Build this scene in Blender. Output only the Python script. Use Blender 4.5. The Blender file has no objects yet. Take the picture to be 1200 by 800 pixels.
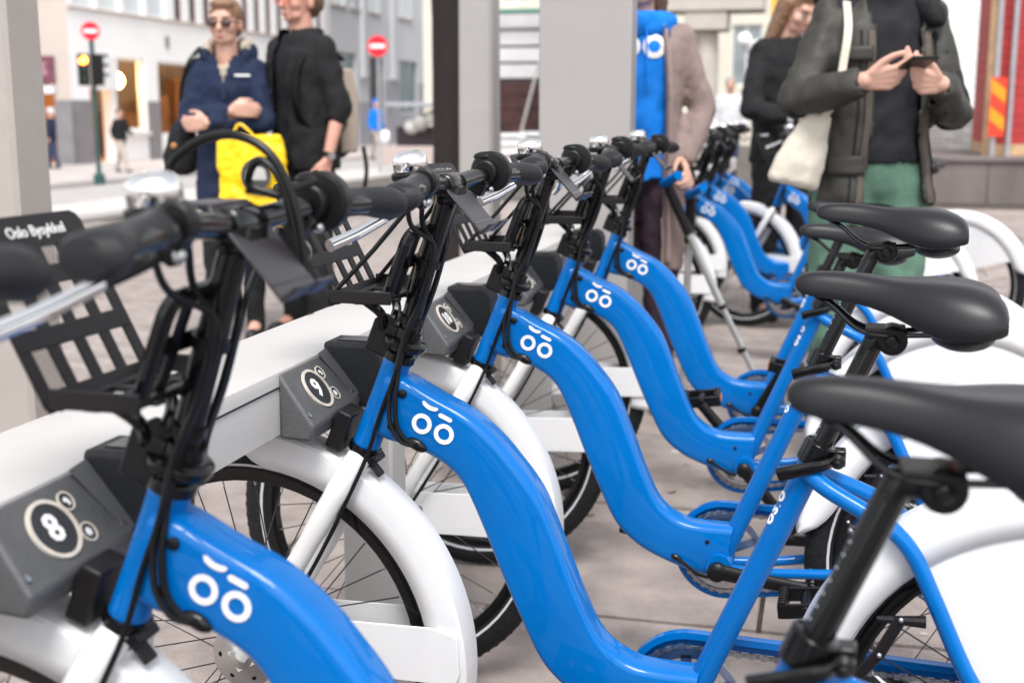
import bpy, bmesh, math, random
from mathutils import Vector, Matrix, Euler, Quaternion
R = math.radians
rng = random.Random(7)
scene = bpy.context.scene
COL = scene.collection
# ------------------------------------------------------------------ camera, sky, sun, exposure
cam_data = bpy.data.cameras.new('camera'); cam = bpy.data.objects.new('camera', cam_data); COL.objects.link(cam)
cam.location = (0.640, -1.659, 1.147)
cam.rotation_euler = (R(90 - 10.39), 0, R(14.18))
cam_data.sensor_width = 36; cam_data.lens = 43.5
cam_data.clip_start = 0.02; cam_data.clip_end = 3000
cam_data.dof.use_dof = True; cam_data.dof.focus_distance = 1.9; cam_data.dof.aperture_fstop = 4.4
scene.camera = cam
world = bpy.data.worlds.new('World'); scene.world = world; world.use_nodes = True
nt = world.node_tree; nt.nodes.clear()
wo = nt.nodes.new('ShaderNodeOutputWorld'); bg = nt.nodes.new('ShaderNodeBackground')
sky = nt.nodes.new('ShaderNodeTexSky'); sky.sky_type = 'NISHITA'; sky.sun_disc = False
SUN_EL, SUN_AZ = R(58), R(163)
sky.sun_elevation = SUN_EL; sky.sun_rotation = SUN_AZ; sky.dust_density = 2; sky.air_density = 1.0; sky.ozone_density = 1.0
hs = nt.nodes.new('ShaderNodeHueSaturation'); hs.inputs['Saturation'].default_value = 0.15
nt.links.new(sky.outputs[0], hs.inputs['Color']); nt.links.new(hs.outputs[0], bg.inputs[0])
bg.inputs[1].default_value = 0.15; nt.links.new(bg.outputs[0], wo.inputs[0])
sl = bpy.data.lights.new('sun', 'SUN'); sl.energy = 1.5; sl.angle = R(22); sl.color = (1, .975, .95)
so = bpy.data.objects.new('sun', sl); COL.objects.link(so); so.location = (0, 0, 12)
sd = Vector((math.sin(SUN_AZ) * math.cos(SUN_EL), math.cos(SUN_AZ) * math.cos(SUN_EL), math.sin(SUN_EL)))
so.rotation_euler = (-sd).to_track_quat('-Z', 'Y').to_euler()
scene.view_settings.view_transform = 'Standard'; scene.view_settings.look = 'None'
scene.view_settings.exposure = 1.0; scene.view_settings.gamma = 1; scene.view_settings.use_curve_mapping = False

# ------------------------------------------------------------------ materials
def mat(name, col, rough=.5, metal=0, coat=0, var=.0, vscale=8, bump=0, bscale=60, objvar=0, emis=None, estr=0, trans=0, ior=1.45, sss=0, spec=.5, stretch=None, dirt=0, sheen=0):
    m = bpy.data.materials.new(name); m.use_nodes = True
    n = m.node_tree.nodes; l = m.node_tree.links; b = n['Principled BSDF']
    b.inputs['Roughness'].default_value = rough; b.inputs['Metallic'].default_value = metal
    b.inputs['Coat Weight'].default_value = coat; b.inputs['Coat Roughness'].default_value = .02
    b.inputs['Transmission Weight'].default_value = trans; b.inputs['IOR'].default_value = ior
    b.inputs['Specular IOR Level'].default_value = spec; b.inputs['Sheen Weight'].default_value = sheen
    if sss: b.inputs['Subsurface Weight'].default_value = sss; b.inputs['Subsurface Radius'].default_value = (.012, .005, .003)
    c4 = (*col, 1); b.inputs['Base Color'].default_value = c4
    last = None
    tc = n.new('ShaderNodeTexCoord'); vec = tc.outputs['Object']
    if stretch:
        mp = n.new('ShaderNodeMapping'); mp.inputs['Scale'].default_value = stretch; l.new(vec, mp.inputs[0]); vec = mp.outputs[0]
    if var:
        t = n.new('ShaderNodeTexNoise'); t.inputs['Scale'].default_value = vscale; t.inputs['Detail'].default_value = 6; l.new(vec, t.inputs['Vector'])
        r = n.new('ShaderNodeMapRange'); r.inputs[1].default_value = .3; r.inputs[2].default_value = .7; r.inputs[3].default_value = 1 - var; r.inputs[4].default_value = 1 + var
        l.new(t.outputs['Fac'], r.inputs[0])
        mx = n.new('ShaderNodeVectorMath'); mx.operation = 'SCALE'; mx.inputs[0].default_value = col; l.new(r.outputs[0], mx.inputs['Scale']); last = mx.outputs[0]
        rr = n.new('ShaderNodeMapRange'); rr.inputs[3].default_value = max(0, rough - var * .5); rr.inputs[4].default_value = min(1, rough + var * .5); l.new(t.outputs['Fac'], rr.inputs[0]); l.new(rr.outputs[0], b.inputs['Roughness'])
    if objvar:
        oi = n.new('ShaderNodeObjectInfo'); r = n.new('ShaderNodeMapRange'); r.inputs[3].default_value = 1 - objvar; r.inputs[4].default_value = 1 + objvar; l.new(oi.outputs['Random'], r.inputs[0])
        mx = n.new('ShaderNodeVectorMath'); mx.operation = 'SCALE'; l.new(r.outputs[0], mx.inputs['Scale'])
        if last: l.new(last, mx.inputs[0])
        else: mx.inputs[0].default_value = col
        last = mx.outputs[0]
    if dirt:
        t = n.new('ShaderNodeTexNoise'); t.inputs['Scale'].default_value = 3.1; t.inputs['Detail'].default_value = 9; t.inputs['Roughness'].default_value = .7; l.new(vec, t.inputs['Vector'])
        cr = n.new('ShaderNodeMapRange'); cr.inputs[1].default_value = .52; cr.inputs[2].default_value = .72; cr.inputs[3].default_value = 1; cr.inputs[4].default_value = 1 - dirt; l.new(t.outputs['Fac'], cr.inputs[0])
        mx = n.new('ShaderNodeVectorMath'); mx.operation = 'SCALE'; l.new(cr.outputs[0], mx.inputs['Scale'])
        if last: l.new(last, mx.inputs[0])
        else: mx.inputs[0].default_value = col
        last = mx.outputs[0]
    if last: l.new(last, b.inputs['Base Color'])
    if bump:
        t = n.new('ShaderNodeTexNoise'); t.inputs['Scale'].default_value = bscale; t.inputs['Detail'].default_value = 5; l.new(vec, t.inputs['Vector'])
        bp = n.new('ShaderNodeBump'); bp.inputs['Strength'].default_value = bump; bp.inputs['Distance'].default_value = .01; l.new(t.outputs['Fac'], bp.inputs['Height']); l.new(bp.outputs[0], b.inputs['Normal'])
    if emis:
        b.inputs['Emission Color'].default_value = (*emis, 1); b.inputs['Emission Strength'].default_value = estr
    return m
M = {}
M['blue'] = mat('blue_paint', (0.0, .134, .455), .30, coat=.45, spec=.1, dirt=.12, var=.06, vscale=5)
M['white'] = mat('white_plastic', (.76, .76, .77), .32, var=.05, vscale=5, spec=.45, dirt=.14)
M['fork'] = mat('fork_paint', (.78, .78, .77), .25, coat=.3, var=.03)
M['black'] = mat('black_plastic', (.006, .006, .0065), .36, var=.15, vscale=20, spec=.3)
M['gloss'] = mat('black_gloss_paint', (.004, .004, .0045), .16, coat=.1, spec=.4)
M['matte'] = mat('black_powder_coat', (.010, .0085, .010), .42, bump=.05, bscale=300, spec=.3)
M['plate'] = mat('phone_plate_coat', (.022, .019, .023), .33, spec=.6)
M['rubber'] = mat('tyre_rubber', (.010, .010, .011), .7, spec=.3, var=.25, vscale=30, bump=.3, bscale=120)
M['grip'] = mat('grip_rubber', (.012, .012, .014), .45, spec=.4, bump=.25, bscale=400, var=.15, vscale=30)
M['saddle'] = mat('saddle_vinyl', (.008, .008, .010), .36, spec=.5, bump=.08, bscale=700, var=.1, vscale=12)
M['chrome'] = mat('chrome', (.86, .86, .87), .10, 1, var=.05)
M['alu'] = mat('brushed_aluminium', (.62, .62, .62), .32, 1, var=.12, vscale=30)
M['steel'] = mat('chain_steel', (.45, .43, .41), .38, 1, var=.3, vscale=80)
M['spoke'] = mat('spoke_steel', (.10, .10, .10), .35, .8)
M['reflect'] = mat('reflective_strip', (.55, .56, .58), .4)
M['print'] = mat('white_print', (.85, .85, .85), .45)
M['dock'] = mat('dock_grey_plastic', (.090, .092, .096), .5, bump=.25, bscale=350, var=.12, vscale=25)
M['dockdark'] = mat('dock_dark_plastic', (.020, .021, .024), .5, spec=.3, bump=.2, bscale=350, var=.1)
M['ring'] = mat('dock_disc_rim', (.62, .56, .49), .45, var=.12, vscale=60)
M['rail'] = mat('rail_paint', (.49, .475, .465), .42, var=.06, vscale=3, dirt=.1)
M['leg'] = mat('rail_leg_paint', (.40, .39, .375), .5, var=.08, vscale=4, dirt=.12)
M['totem'] = mat('totem_paint', (.325, .308, .30), .5, var=.04, vscale=2, dirt=.05)
M['postlight'] = mat('post_paint_light', (.355, .34, .328), .5, var=.05, vscale=3, dirt=.1)
M['post'] = mat('post_paint', (.37, .335, .31), .5, var=.07, vscale=3, dirt=.12)
M['orange'] = mat('orange_reflector', (.9, .25, .02), .25)
M['redpl'] = mat('red_plastic', (.6, .02, .02), .35)
M['slab'] = mat('paving_concrete', (.315, .268, .248), .85, var=.2, vscale=9, bump=.6, bscale=140, objvar=.10, dirt=.36)
M['ground'] = mat('ground_concrete', (.42, .385, .37), .9, var=.15, vscale=1.2, bump=.2, bscale=30)
M['joint'] = mat('joint_sand', (.10, .085, .075), .95, var=.2, vscale=30)
M['asphalt'] = mat('worn_asphalt', (.37, .35, .345), .9, var=.12, vscale=2, bump=.3, bscale=80)
M['kerb'] = mat('granite_kerb', (.42, .40, .38), .8, var=.15, vscale=25, objvar=.06)

# ------------------------------------------------------------------ mesh helpers
def cr(pts, n=8):
    P = [Vector(p) for p in pts]; out = []
    for i in range(len(P) - 1):
        a = P[i - 1] if i else 2 * P[0] - P[1]; b, c = P[i], P[i + 1]; d = P[i + 2] if i + 2 < len(P) else 2 * P[-1] - P[-2]
        for k in range(n):
            t = k / n
            out.append(.5 * ((2 * b) + (c - a) * t + (2 * a - 5 * b + 4 * c - d) * t * t + (3 * b - a - 3 * c + d) * t ** 3))
    out.append(P[-1]); return out
def resample(P, n):
    P = [Vector(p) for p in P]; L = [0]
    for a, b in zip(P, P[1:]): L.append(L[-1] + (b - a).length)
    out = []; j = 0
    for i in range(n):
        s = L[-1] * i / (n - 1)
        while j < len(P) - 2 and L[j + 1] < s: j += 1
        t = (s - L[j]) / max(1e-9, L[j + 1] - L[j]); out.append(P[j].lerp(P[j + 1], min(1, max(0, t))))
    return out
class MB:
    def __init__(s): s.v = []; s.f = []; s.mi = []; s.cur = 0
    def add(s, vs, fs, M4=None):
        o = len(s.v); s.v += [(M4 @ Vector(p)) if M4 else Vector(p) for p in vs]
        for f in fs: s.f.append(tuple(i + o for i in f)); s.mi.append(s.cur)
        return s
    def box(s, c, d, rot=None):
        x, y, z = d[0] / 2, d[1] / 2, d[2] / 2
        vs = [Vector((a, b, e)) for a in (-x, x) for b in (-y, y) for e in (-z, z)]
        if rot is not None:
            rm = rot if isinstance(rot, Matrix) else Euler(rot).to_matrix(); vs = [rm @ p for p in vs]
        c = Vector(c)
        return s.add([p + c for p in vs], [(0, 1, 3, 2), (4, 6, 7, 5), (0, 4, 5, 1), (2, 3, 7, 6), (0, 2, 6, 4), (1, 5, 7, 3)])
    def bb(s, a, b):
        return s.box([(p + q) / 2 for p, q in zip(a, b)], [abs(q - p) for p, q in zip(a, b)])
    def loft(s, rings, cap=True, closed=True):
        n = len(rings[0]); vs = [p for r in rings for p in r]; fs = []
        for i in range(len(rings) - 1):
            for j in range(n if closed else n - 1):
                k = (j + 1) % n; fs.append((i * n + j, i * n + k, (i + 1) * n + k, (i + 1) * n + j))
        if cap and closed: fs.append(tuple(range(n - 1, -1, -1))); fs.append(tuple((len(rings) - 1) * n + j for j in range(n)))
        return s.add(vs, fs)
    def tube(s, pts, r, n=10, cap=True, flat=1.0, side=None):
        P = [Vector(p) for p in pts]; m = len(P); rr = r if isinstance(r, (list, tuple)) else [r] * m
        if len(rr) != m:
            rr = [rr[0] + (rr[-1] - rr[0]) * i / (m - 1) if len(rr) == 2 else rr[min(len(rr) - 1, int(i * len(rr) / m))] for i in range(m)]
        rings = []; N = None
        for i in range(m):
            T = (P[min(i + 1, m - 1)] - P[max(i - 1, 0)]).normalized()
            if N is None:
                N = Vector(side) if side else (Vector((0, 0, 1)) if abs(T.z) < .9 else Vector((1, 0, 0)))
            N = (N - T * N.dot(T)).normalized(); B = T.cross(N)
            rings.append([P[i] + (N * math.cos(a) + B * math.sin(a) * flat) * rr[i] for a in [2 * math.pi * k / n for k in range(n)]])
        return s.loft(rings, cap)
    def lathe(s, prof, o=(0, 0, 0), ax=(0, 0, 1), n=24, cap=True):
        o = Vector(o); A = Vector(ax).normalized(); N = A.orthogonal().normalized(); B = A.cross(N)
        return s.loft([[o + A * h + (N * math.cos(t) + B * math.sin(t)) * max(r, 1e-4) for t in [2 * math.pi * k / n for k in range(n)]] for r, h in prof], cap)
    def prism(s, poly, h0, h1, O=(0, 0, 0), X=(1, 0, 0), Y=(0, 0, 1), Z=(0, -1, 0)):
        O, X, Y, Z = map(Vector, (O, X, Y, Z)); n = len(poly)
        vs = [O + X * p[0] + Y * p[1] + Z * h for h in (h0, h1) for p in poly]
        fs = [(j, (j + 1) % n, n + (j + 1) % n, n + j) for j in range(n)] + [tuple(range(n - 1, -1, -1)), tuple(range(n, 2 * n))]
        return s.add(vs, fs)
    def ringplate(s, outer, inner, h0, h1, O=(0, 0, 0), X=(1, 0, 0), Y=(0, 0, 1), Z=(0, -1, 0)):
        O, X, Y, Z = map(Vector, (O, X, Y, Z)); n = len(outer)
        vs = [O + X * p[0] + Y * p[1] + Z * h for h in (h0, h1) for q in (outer, inner) for p in q]
        fs = []
        for j in range(n):
            k = (j + 1) % n
            fs += [(j, k, n + k, n + j), (2 * n + k, 2 * n + j, 3 * n + j, 3 * n + k), (k, j, 2 * n + j, 2 * n + k), (n + j, n + k, 3 * n + k, 3 * n + j)]
        return s.add(vs, fs)
    def ball(s, c, r, n=12, m=8, rot=None):
        c = Vector(c); r = (r, r, r) if isinstance(r, (int, float)) else r
        rm = Euler(rot).to_matrix() if rot else Matrix.Identity(3)
        rings = []
        for i in range(m + 1):
            t = math.pi * (i if 0 < i < m else (.02 if i == 0 else m - .02)) / m
            rings.append([c + rm @ Vector((r[0] * math.sin(t) * math.cos(a), r[1] * math.sin(t) * math.sin(a), r[2] * math.cos(t))) for a in [2 * math.pi * k / n for k in range(n)]])
        return s.loft(rings)
    def cap(s, a, b, r0, r1, n=12):
        a, b = Vector(a), Vector(b); T = (b - a); L = T.length
        if L < 1e-6: return s.ball(a, r0, n)
        T /= L; prof = [(r0 * math.cos(t), -r0 * math.sin(t)) for t in [math.pi / 2 * .98, 1.0, .5]] + [(r0, 0), ((r0 + r1) / 2, L / 2), (r1, L)] + [(r1 * math.cos(t), L + r1 * math.sin(t)) for t in [.5, 1.0, math.pi / 2 * .98]]
        return s.lathe(prof, a, T, n)
    def mesh(s, name, mats, sharp=35, smooth=True):
        me = bpy.data.meshes.new(name); me.from_pydata([tuple(p) for p in s.v], [], s.f)
        for m in (mats if isinstance(mats, (list, tuple)) else [mats]): me.materials.append(m)
        if len(me.materials) > 1: me.polygons.foreach_set('material_index', s.mi)
        bm = bmesh.new(); bm.from_mesh(me); bmesh.ops.recalc_face_normals(bm, faces=bm.faces); bm.to_mesh(me); bm.free()
        if smooth:
            me.polygons.foreach_set('use_smooth', [True] * len(me.polygons)); me.set_sharp_from_angle(angle=R(sharp))
        me.update(); return me
    def build(s, name, mats, parent=None, sharp=35, bevel=0, seg=2, loc=None, rot=None, smooth=True):
        o = bpy.data.objects.new(name, s.mesh(name, mats, sharp, smooth)); COL.objects.link(o); o.parent = parent
        if bevel:
            b = o.modifiers.new('bevel', 'BEVEL'); b.width = bevel; b.segments = seg; b.limit_method = 'ANGLE'; b.angle_limit = R(40)
        if loc: o.location = loc
        if rot: o.rotation_euler = rot
        return o
def tag(o, label=None, cat=None, group=None, kind=None):
    if label: o['label'] = label
    if cat: o['category'] = cat
    if group: o['group'] = group
    if kind: o['kind'] = kind
    return o
def empty(name, loc=(0, 0, 0), rot=(0, 0, 0)):
    o = bpy.data.objects.new(name, None); COL.objects.link(o); o.location = loc; o.rotation_euler = rot; o.empty_display_size = .1; return o
def kids(o): return [c for c in list(COL.objects) if c.parent is o]
def copy_tree(o, parent=None, kidmap=None):
    c = o.copy(); COL.objects.link(c); c.parent = parent
    for ch in kidmap.get(o.name, []): copy_tree(ch, c, kidmap)
    return c
def kid_map():
    d = {}
    for o in COL.objects:
        if o.parent: d.setdefault(o.parent.name, []).append(o)
    return d
def circ(r, n=32, cx=0, cy=0, sx=1): return [(cx + r * sx * math.cos(2 * math.pi * k / n), cy + r * math.sin(2 * math.pi * k / n)) for k in range(n)]
def text_mb(body, size, depth=.0006, fn=None, spacing=1.0, res=2, bold=0):
    cu = bpy.data.curves.new('t', 'FONT'); cu.body = body; cu.size = size; cu.align_x = 'CENTER'; cu.align_y = 'CENTER'; cu.extrude = depth; cu.resolution_u = res; cu.space_character = spacing; cu.offset = bold
    ob = bpy.data.objects.new('t', cu); COL.objects.link(ob); dg = bpy.context.evaluated_depsgraph_get(); dg.update()
    me = bpy.data.meshes.new_from_object(ob.evaluated_get(dg))
    mb = MB(); mb.add([fn(v.co) if fn else v.co.copy() for v in me.vertices], [tuple(p.vertices) for p in me.polygons])
    bpy.data.objects.remove(ob); bpy.data.curves.remove(cu); bpy.data.meshes.remove(me)
    return mb
def frame_fn(O, X, Y):
    O = Vector(O); X = Vector(X).normalized(); Y = Vector(Y); Y = (Y - X * Y.dot(X)).normalized(); Z = X.cross(Y)
    return lambda p: O + X * p.x + Y * p.y + Z * p.z
# ------------------------------------------------------------------ ground, road, pavement
g = MB().add([(-400, -200, -.56), (400, -200, -.56), (400, 600, -.56), (-400, 600, -.56)], [(0, 1, 2, 3)]).build('ground', M['ground']); tag(g, kind='structure')
pv = MB().bb((-7.4, -30, -.559), (40, 15.3, -.03)).bb((-7.4, 15.3, -.559), (40, 300, -.004)).build('pavement', M['joint']); tag(pv, kind='structure')
pv2 = MB().bb((-60, -30, -.5), (-15.6, 300, -.344)).build('far_pavement', M['ground']); tag(pv2, kind='structure')
road = MB().add([(-15.6, -30, -.46), (-12.2, -30, -.15), (-7.4, -30, -.12), (-7.4, 300, -.12), (-12.2, 300, -.15), (-15.6, 300, -.46)], [(0, 1, 4, 5), (1, 2, 3, 4)]).build('road', M['asphalt']); tag(road, kind='structure')
M['roadpaint'] = mat('pale_tram_strip', (.50, .48, .46), .8, var=.12, vscale=3)
MB().add([(-10.1, -30, -.132), (-8.6, -30, -.122), (-8.6, 300, -.122), (-10.1, 300, -.132)], [(0, 1, 2, 3)]).build('road_strip', M['roadpaint'], road)
kb = MB().bb((-.08, .006, -.16), (.08, .994, .012))
kme = kb.mesh('kerb_stone', M['kerb'])
for X, par, dz in ((-7.45, pv, 0), (-15.55, pv2, -.344)):
    for i in range(34):
        o = bpy.data.objects.new('kerb_stone', kme); COL.objects.link(o); o.location = (X, 4 + i * 1.0, dz + rng.uniform(-.004, .004)); o.parent = par
SX, SY = 1.26, .84
slab = []
for var_i in range(3):
    mb = MB(); mb.bb((.006, .006, -.05), (SX - .006, SY - .006, 0)); slab.append(mb.mesh('paving_slab', M['slab']))
ns = 0
for j in range(-4, 17):
    for i in range(-7, 5):
        x = .535 + i * SX + (0 if j % 2 == 0 else SX * .5) - SX * 2 * 0; y = 1.03 + j * SY
        if x < -7.3 or x + SX > 6.2 or y > 14.4: continue
        dx, dy = x + SX / 2 - .64, y + SY / 2 + 1.66
        az = math.degrees(math.atan2(-dx, dy))
        if dy > .3 and -14 < az < 50 or math.hypot(dx, dy) < 2.6:
            o = bpy.data.objects.new('paving_slab', slab[ns % 3]); COL.objects.link(o); o.parent = pv
            o.location = (x, y, rng.uniform(-.0025, .0025)); o.rotation_euler = (rng.uniform(-.002, .002), rng.uniform(-.002, .002), rng.uniform(-.002, .002)); ns += 1
# everything that is not covered by single slabs
fill = MB()
have = set()
rest = MB().bb((6.3, -30, -.03), (40, 15.2, -.002)).bb((-7.37, -30, -.03), (6.3, -2.6, -.002)).build('paving', M['slab'], pv)

gm = MB(); g2 = MB(); gr_ = random.Random(11)
for k in range(130):
    x, y = gr_.uniform(-2.2, 1.6), gr_.uniform(-.6, 5); r_ = gr_.uniform(.006, .016); n_ = 9; z = .0032
    (gm if k % 3 else g2).add([(x, y, z)] + [(x + r_ * gr_.uniform(.7, 1.2) * math.cos(2 * math.pi * j / n_), y + r_ * gr_.uniform(.7, 1.2) * math.sin(2 * math.pi * j / n_), z - .0004) for j in range(n_)], [(0, 1 + j, 1 + (j + 1) % n_) for j in range(n_)])
tag(gm.build('gum_spots', mat('old_gum', (.20, .175, .16), .8), pv, smooth=False), kind='stuff'); tag(g2.build('pale_gum_spots', mat('pale_gum', (.50, .46, .43), .8), pv, smooth=False), kind='stuff')
lf = MB()
for k in range(16):
    x, y, a = gr_.uniform(-1.2, 1.2), gr_.uniform(-.2, 3.6), gr_.uniform(0, 6.28); e = Euler((gr_.uniform(-.25, .25), gr_.uniform(-.25, .25), a)).to_matrix(); s_ = gr_.uniform(.012, .024)
    lf.add([Vector((x, y, .008)) + e @ Vector(q) * s_ for q in ((-1, 0, 0), (-.3, .45, .1), (.5, .4, .05), (1.2, 0, .15), (.5, -.4, .05), (-.3, -.45, .1))], [(0, 1, 2, 3, 4, 5)])
tag(lf.build('dry_leaves', mat('dry_leaf', (.34, .24, .15), .8, objvar=.1), pv, smooth=False), kind='stuff')
# ------------------------------------------------------------------ docking rail, docks
def make_rail(y0, y1, label, legs):
    r = empty('docking_rail', (-.19, y0, 0)); tag(r, label, 'docking rail', 'bike docking rails')
    h = .0875
    prof = [(-h, .697), (h, .697), (h, .775), (h - .004, .785), (h - .012, .787), (-h + .012, .787), (-h + .004, .785), (-h, .775)]
    L = y1 - y0; n = max(1, round(L / 9))
    for i in range(n):
        a, b = L * i / n + .0015, L * (i + 1) / n - .0015
        MB().loft([[Vector((p[0], a, p[1])) for p in prof], [Vector((p[0], b, p[1])) for p in prof]]).build('beam', M['rail'], r, sharp=30)
    MB().bb((h, .01, .764), (h + .0012, L - .01, .7665)).build('seam', M['dockdark'], r)
    for y in legs:
        l = MB().bb((-.02, y - .04 - y0, .0), (.08, y + .04 - y0, .70)).build('leg', M['leg'], r, bevel=.006)
        MB().bb((-.06, y - .09 - y0, 0), (.12, y + .09 - y0, .012)).build('base_plate', M['leg'], l, bevel=.002)
    return r
make_rail(-2.8, 2.42, 'pale grey docking rail holding the row of numbered docks', [-.85 - 1.3, -.85, .45, 1.75])
make_rail(3.5, 9.0, 'pale grey docking rail beyond the tall grey totem', [3.8, 5.1, 6.4, 7.7])
M['disc'] = mat('dock_disc_black', (.022, .024, .028), .35, var=.2, vscale=40)
nrm = Vector((.79, 0, .61)).normalized(); fx = Vector((0, 1, 0)); fy = nrm.cross(fx).normalized()
def make_dock():
    d = empty('dock')
    # wedge housing (local origin on the rail front, bike plane)
    A = [(-.103, -.075, .787), (-.103, .098, .787), (-.044, .098, .716), (-.044, -.088, .714), (-.103, -.077, .690), (-.103, .098, .690), (-.05, .098, .690), (-.052, -.084, .690)]
    hs_ = MB().add(A, [(0, 1, 2, 3), (0, 3, 7, 4), (3, 2, 6, 7), (1, 5, 6, 2), (4, 7, 6, 5), (0, 4, 5, 1)]).build('housing', M['dock'], d, bevel=.006, seg=3)
    # raised end facet
    MB().add([(-.100, .062, .789), (-.100, .097, .793), (-.047, .097, .726), (-.047, .084, .7185), (-.1, .098, .76), (-.05, .098, .70)], [(0, 1, 2, 3), (1, 4, 5, 2), (0, 3, 5, 4)]).build('end_facet', M['dock'], d)
    # lock jaw: dark rounded bracket with slot
    rings = []
    for y, e in ((.094, .004), (.099, 0), (.160, 0), (.166, .004)):
        pts = [(-.104, .700 + e), (-.040, .700 + e), (-.022 - e, .708), (-.013 - e, .724), (-.013 - e, .778), (-.020 - e, .793), (-.034, .801 - e), (-.104, .801 - e)]
        rings.append([Vector((p[0], y, p[1])) for p in pts])
    j = MB().loft(rings).build('lock_jaw', M['dockdark'], d, bevel=.003)
    MB().bb((-.088, .112, .7985), (-.036, .150, .8025)).build('jaw_slot', M['gloss'], j)
    for q in ((-.055, -.078), (-.055, .085)):
        MB().lathe([(.004, 0), (.004, .0012), (.0025, .0016)], Vector((q[0], q[1], .7285)) + nrm * .0006, nrm, 12).build('screw', M['alu'], d)
    O = Vector((-.0735, -.008, .7505)) + nrm * .0008
    D = MB(); D.ringplate(circ(.0325), circ(.0282), 0, .003, O, fx, fy, nrm); dr = D.build('disc_rim', M['ring'], d)
    MB().prism(circ(.0281), 0, .0016, O, fx, fy, nrm).build('disc', M['disc'], dr)
    for bx, by in ((.039, .0195), (.040, -.0185)):
        B = MB(); B.ringplate(circ(.0112, 20, bx, by), circ(.0092, 20, bx, by), 0, .002, O, fx, fy, nrm); b = B.build('button', M['ring'], d)
        MB().prism(circ(.0091, 20, bx, by), 0, .001, O, fx, fy, nrm).build('button_face', M['disc'], b)
    S = MB(); c = (.040, -.0185)
    st = []
    for k in range(16):
        r_ = .0056 if k % 2 == 0 else .003
        st.append((c[0] + r_ * math.cos(k * math.pi / 8), c[1] + r_ * math.sin(k * math.pi / 8)))
    S.prism(st, .001, .0018, O, fx, fy, nrm); S.build('button_symbol', M['print'], d); S = MB(); S.prism([(.036, .022), (.040, .0242), (.0435, .019), (.0432, .0145), (.040, .0142), (.0397, .018), (.036, .019)], .001, .0018, O, fx, fy, nrm)
    S.build('button_symbol', M['print'], d)
    return d, O
dock0, DO = make_dock()
km = kid_map()
DOCKS = {7: -1.294, 8: -.647, 9: 0, 10: .647, 11: 1.294, 12: 1.941, 15: 4.15, 16: 4.98, 17: 5.8, 18: 6.45}
docks = {}
for i, (num, y) in enumerate(DOCKS.items()):
    d = dock0 if i == 0 else copy_tree(dock0, None, km)
    d.location = (0, y, 0); docks[num] = d
    lab = {7: 'grey dock on the rail of the bike before the one with the looped cord', 8: 'grey dock whose round disc reads eight', 9: 'grey dock whose round disc reads nine', 10: 'grey dock whose round disc reads ten', 11: 'grey dock whose round disc reads eleven', 12: 'grey dock whose round disc reads twelve',
           15: 'grey dock of the bike behind the crutches', 16: 'empty grey dock beyond the crutch user', 17: 'grey dock of a far bike in the second rail', 18: 'grey dock of the last far bike'}[num]
    tag(d, lab, 'dock', 'docks along the rails')
    fn = frame_fn(DO + nrm * .0019 + fy * .0, fx, fy)
    t = text_mb(str(num), .041 if num < 10 else .034, .0004, fn, bold=.0012); 
    t2 = t.build('number', M['print'], d)
    sc = t2.data; 
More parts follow.
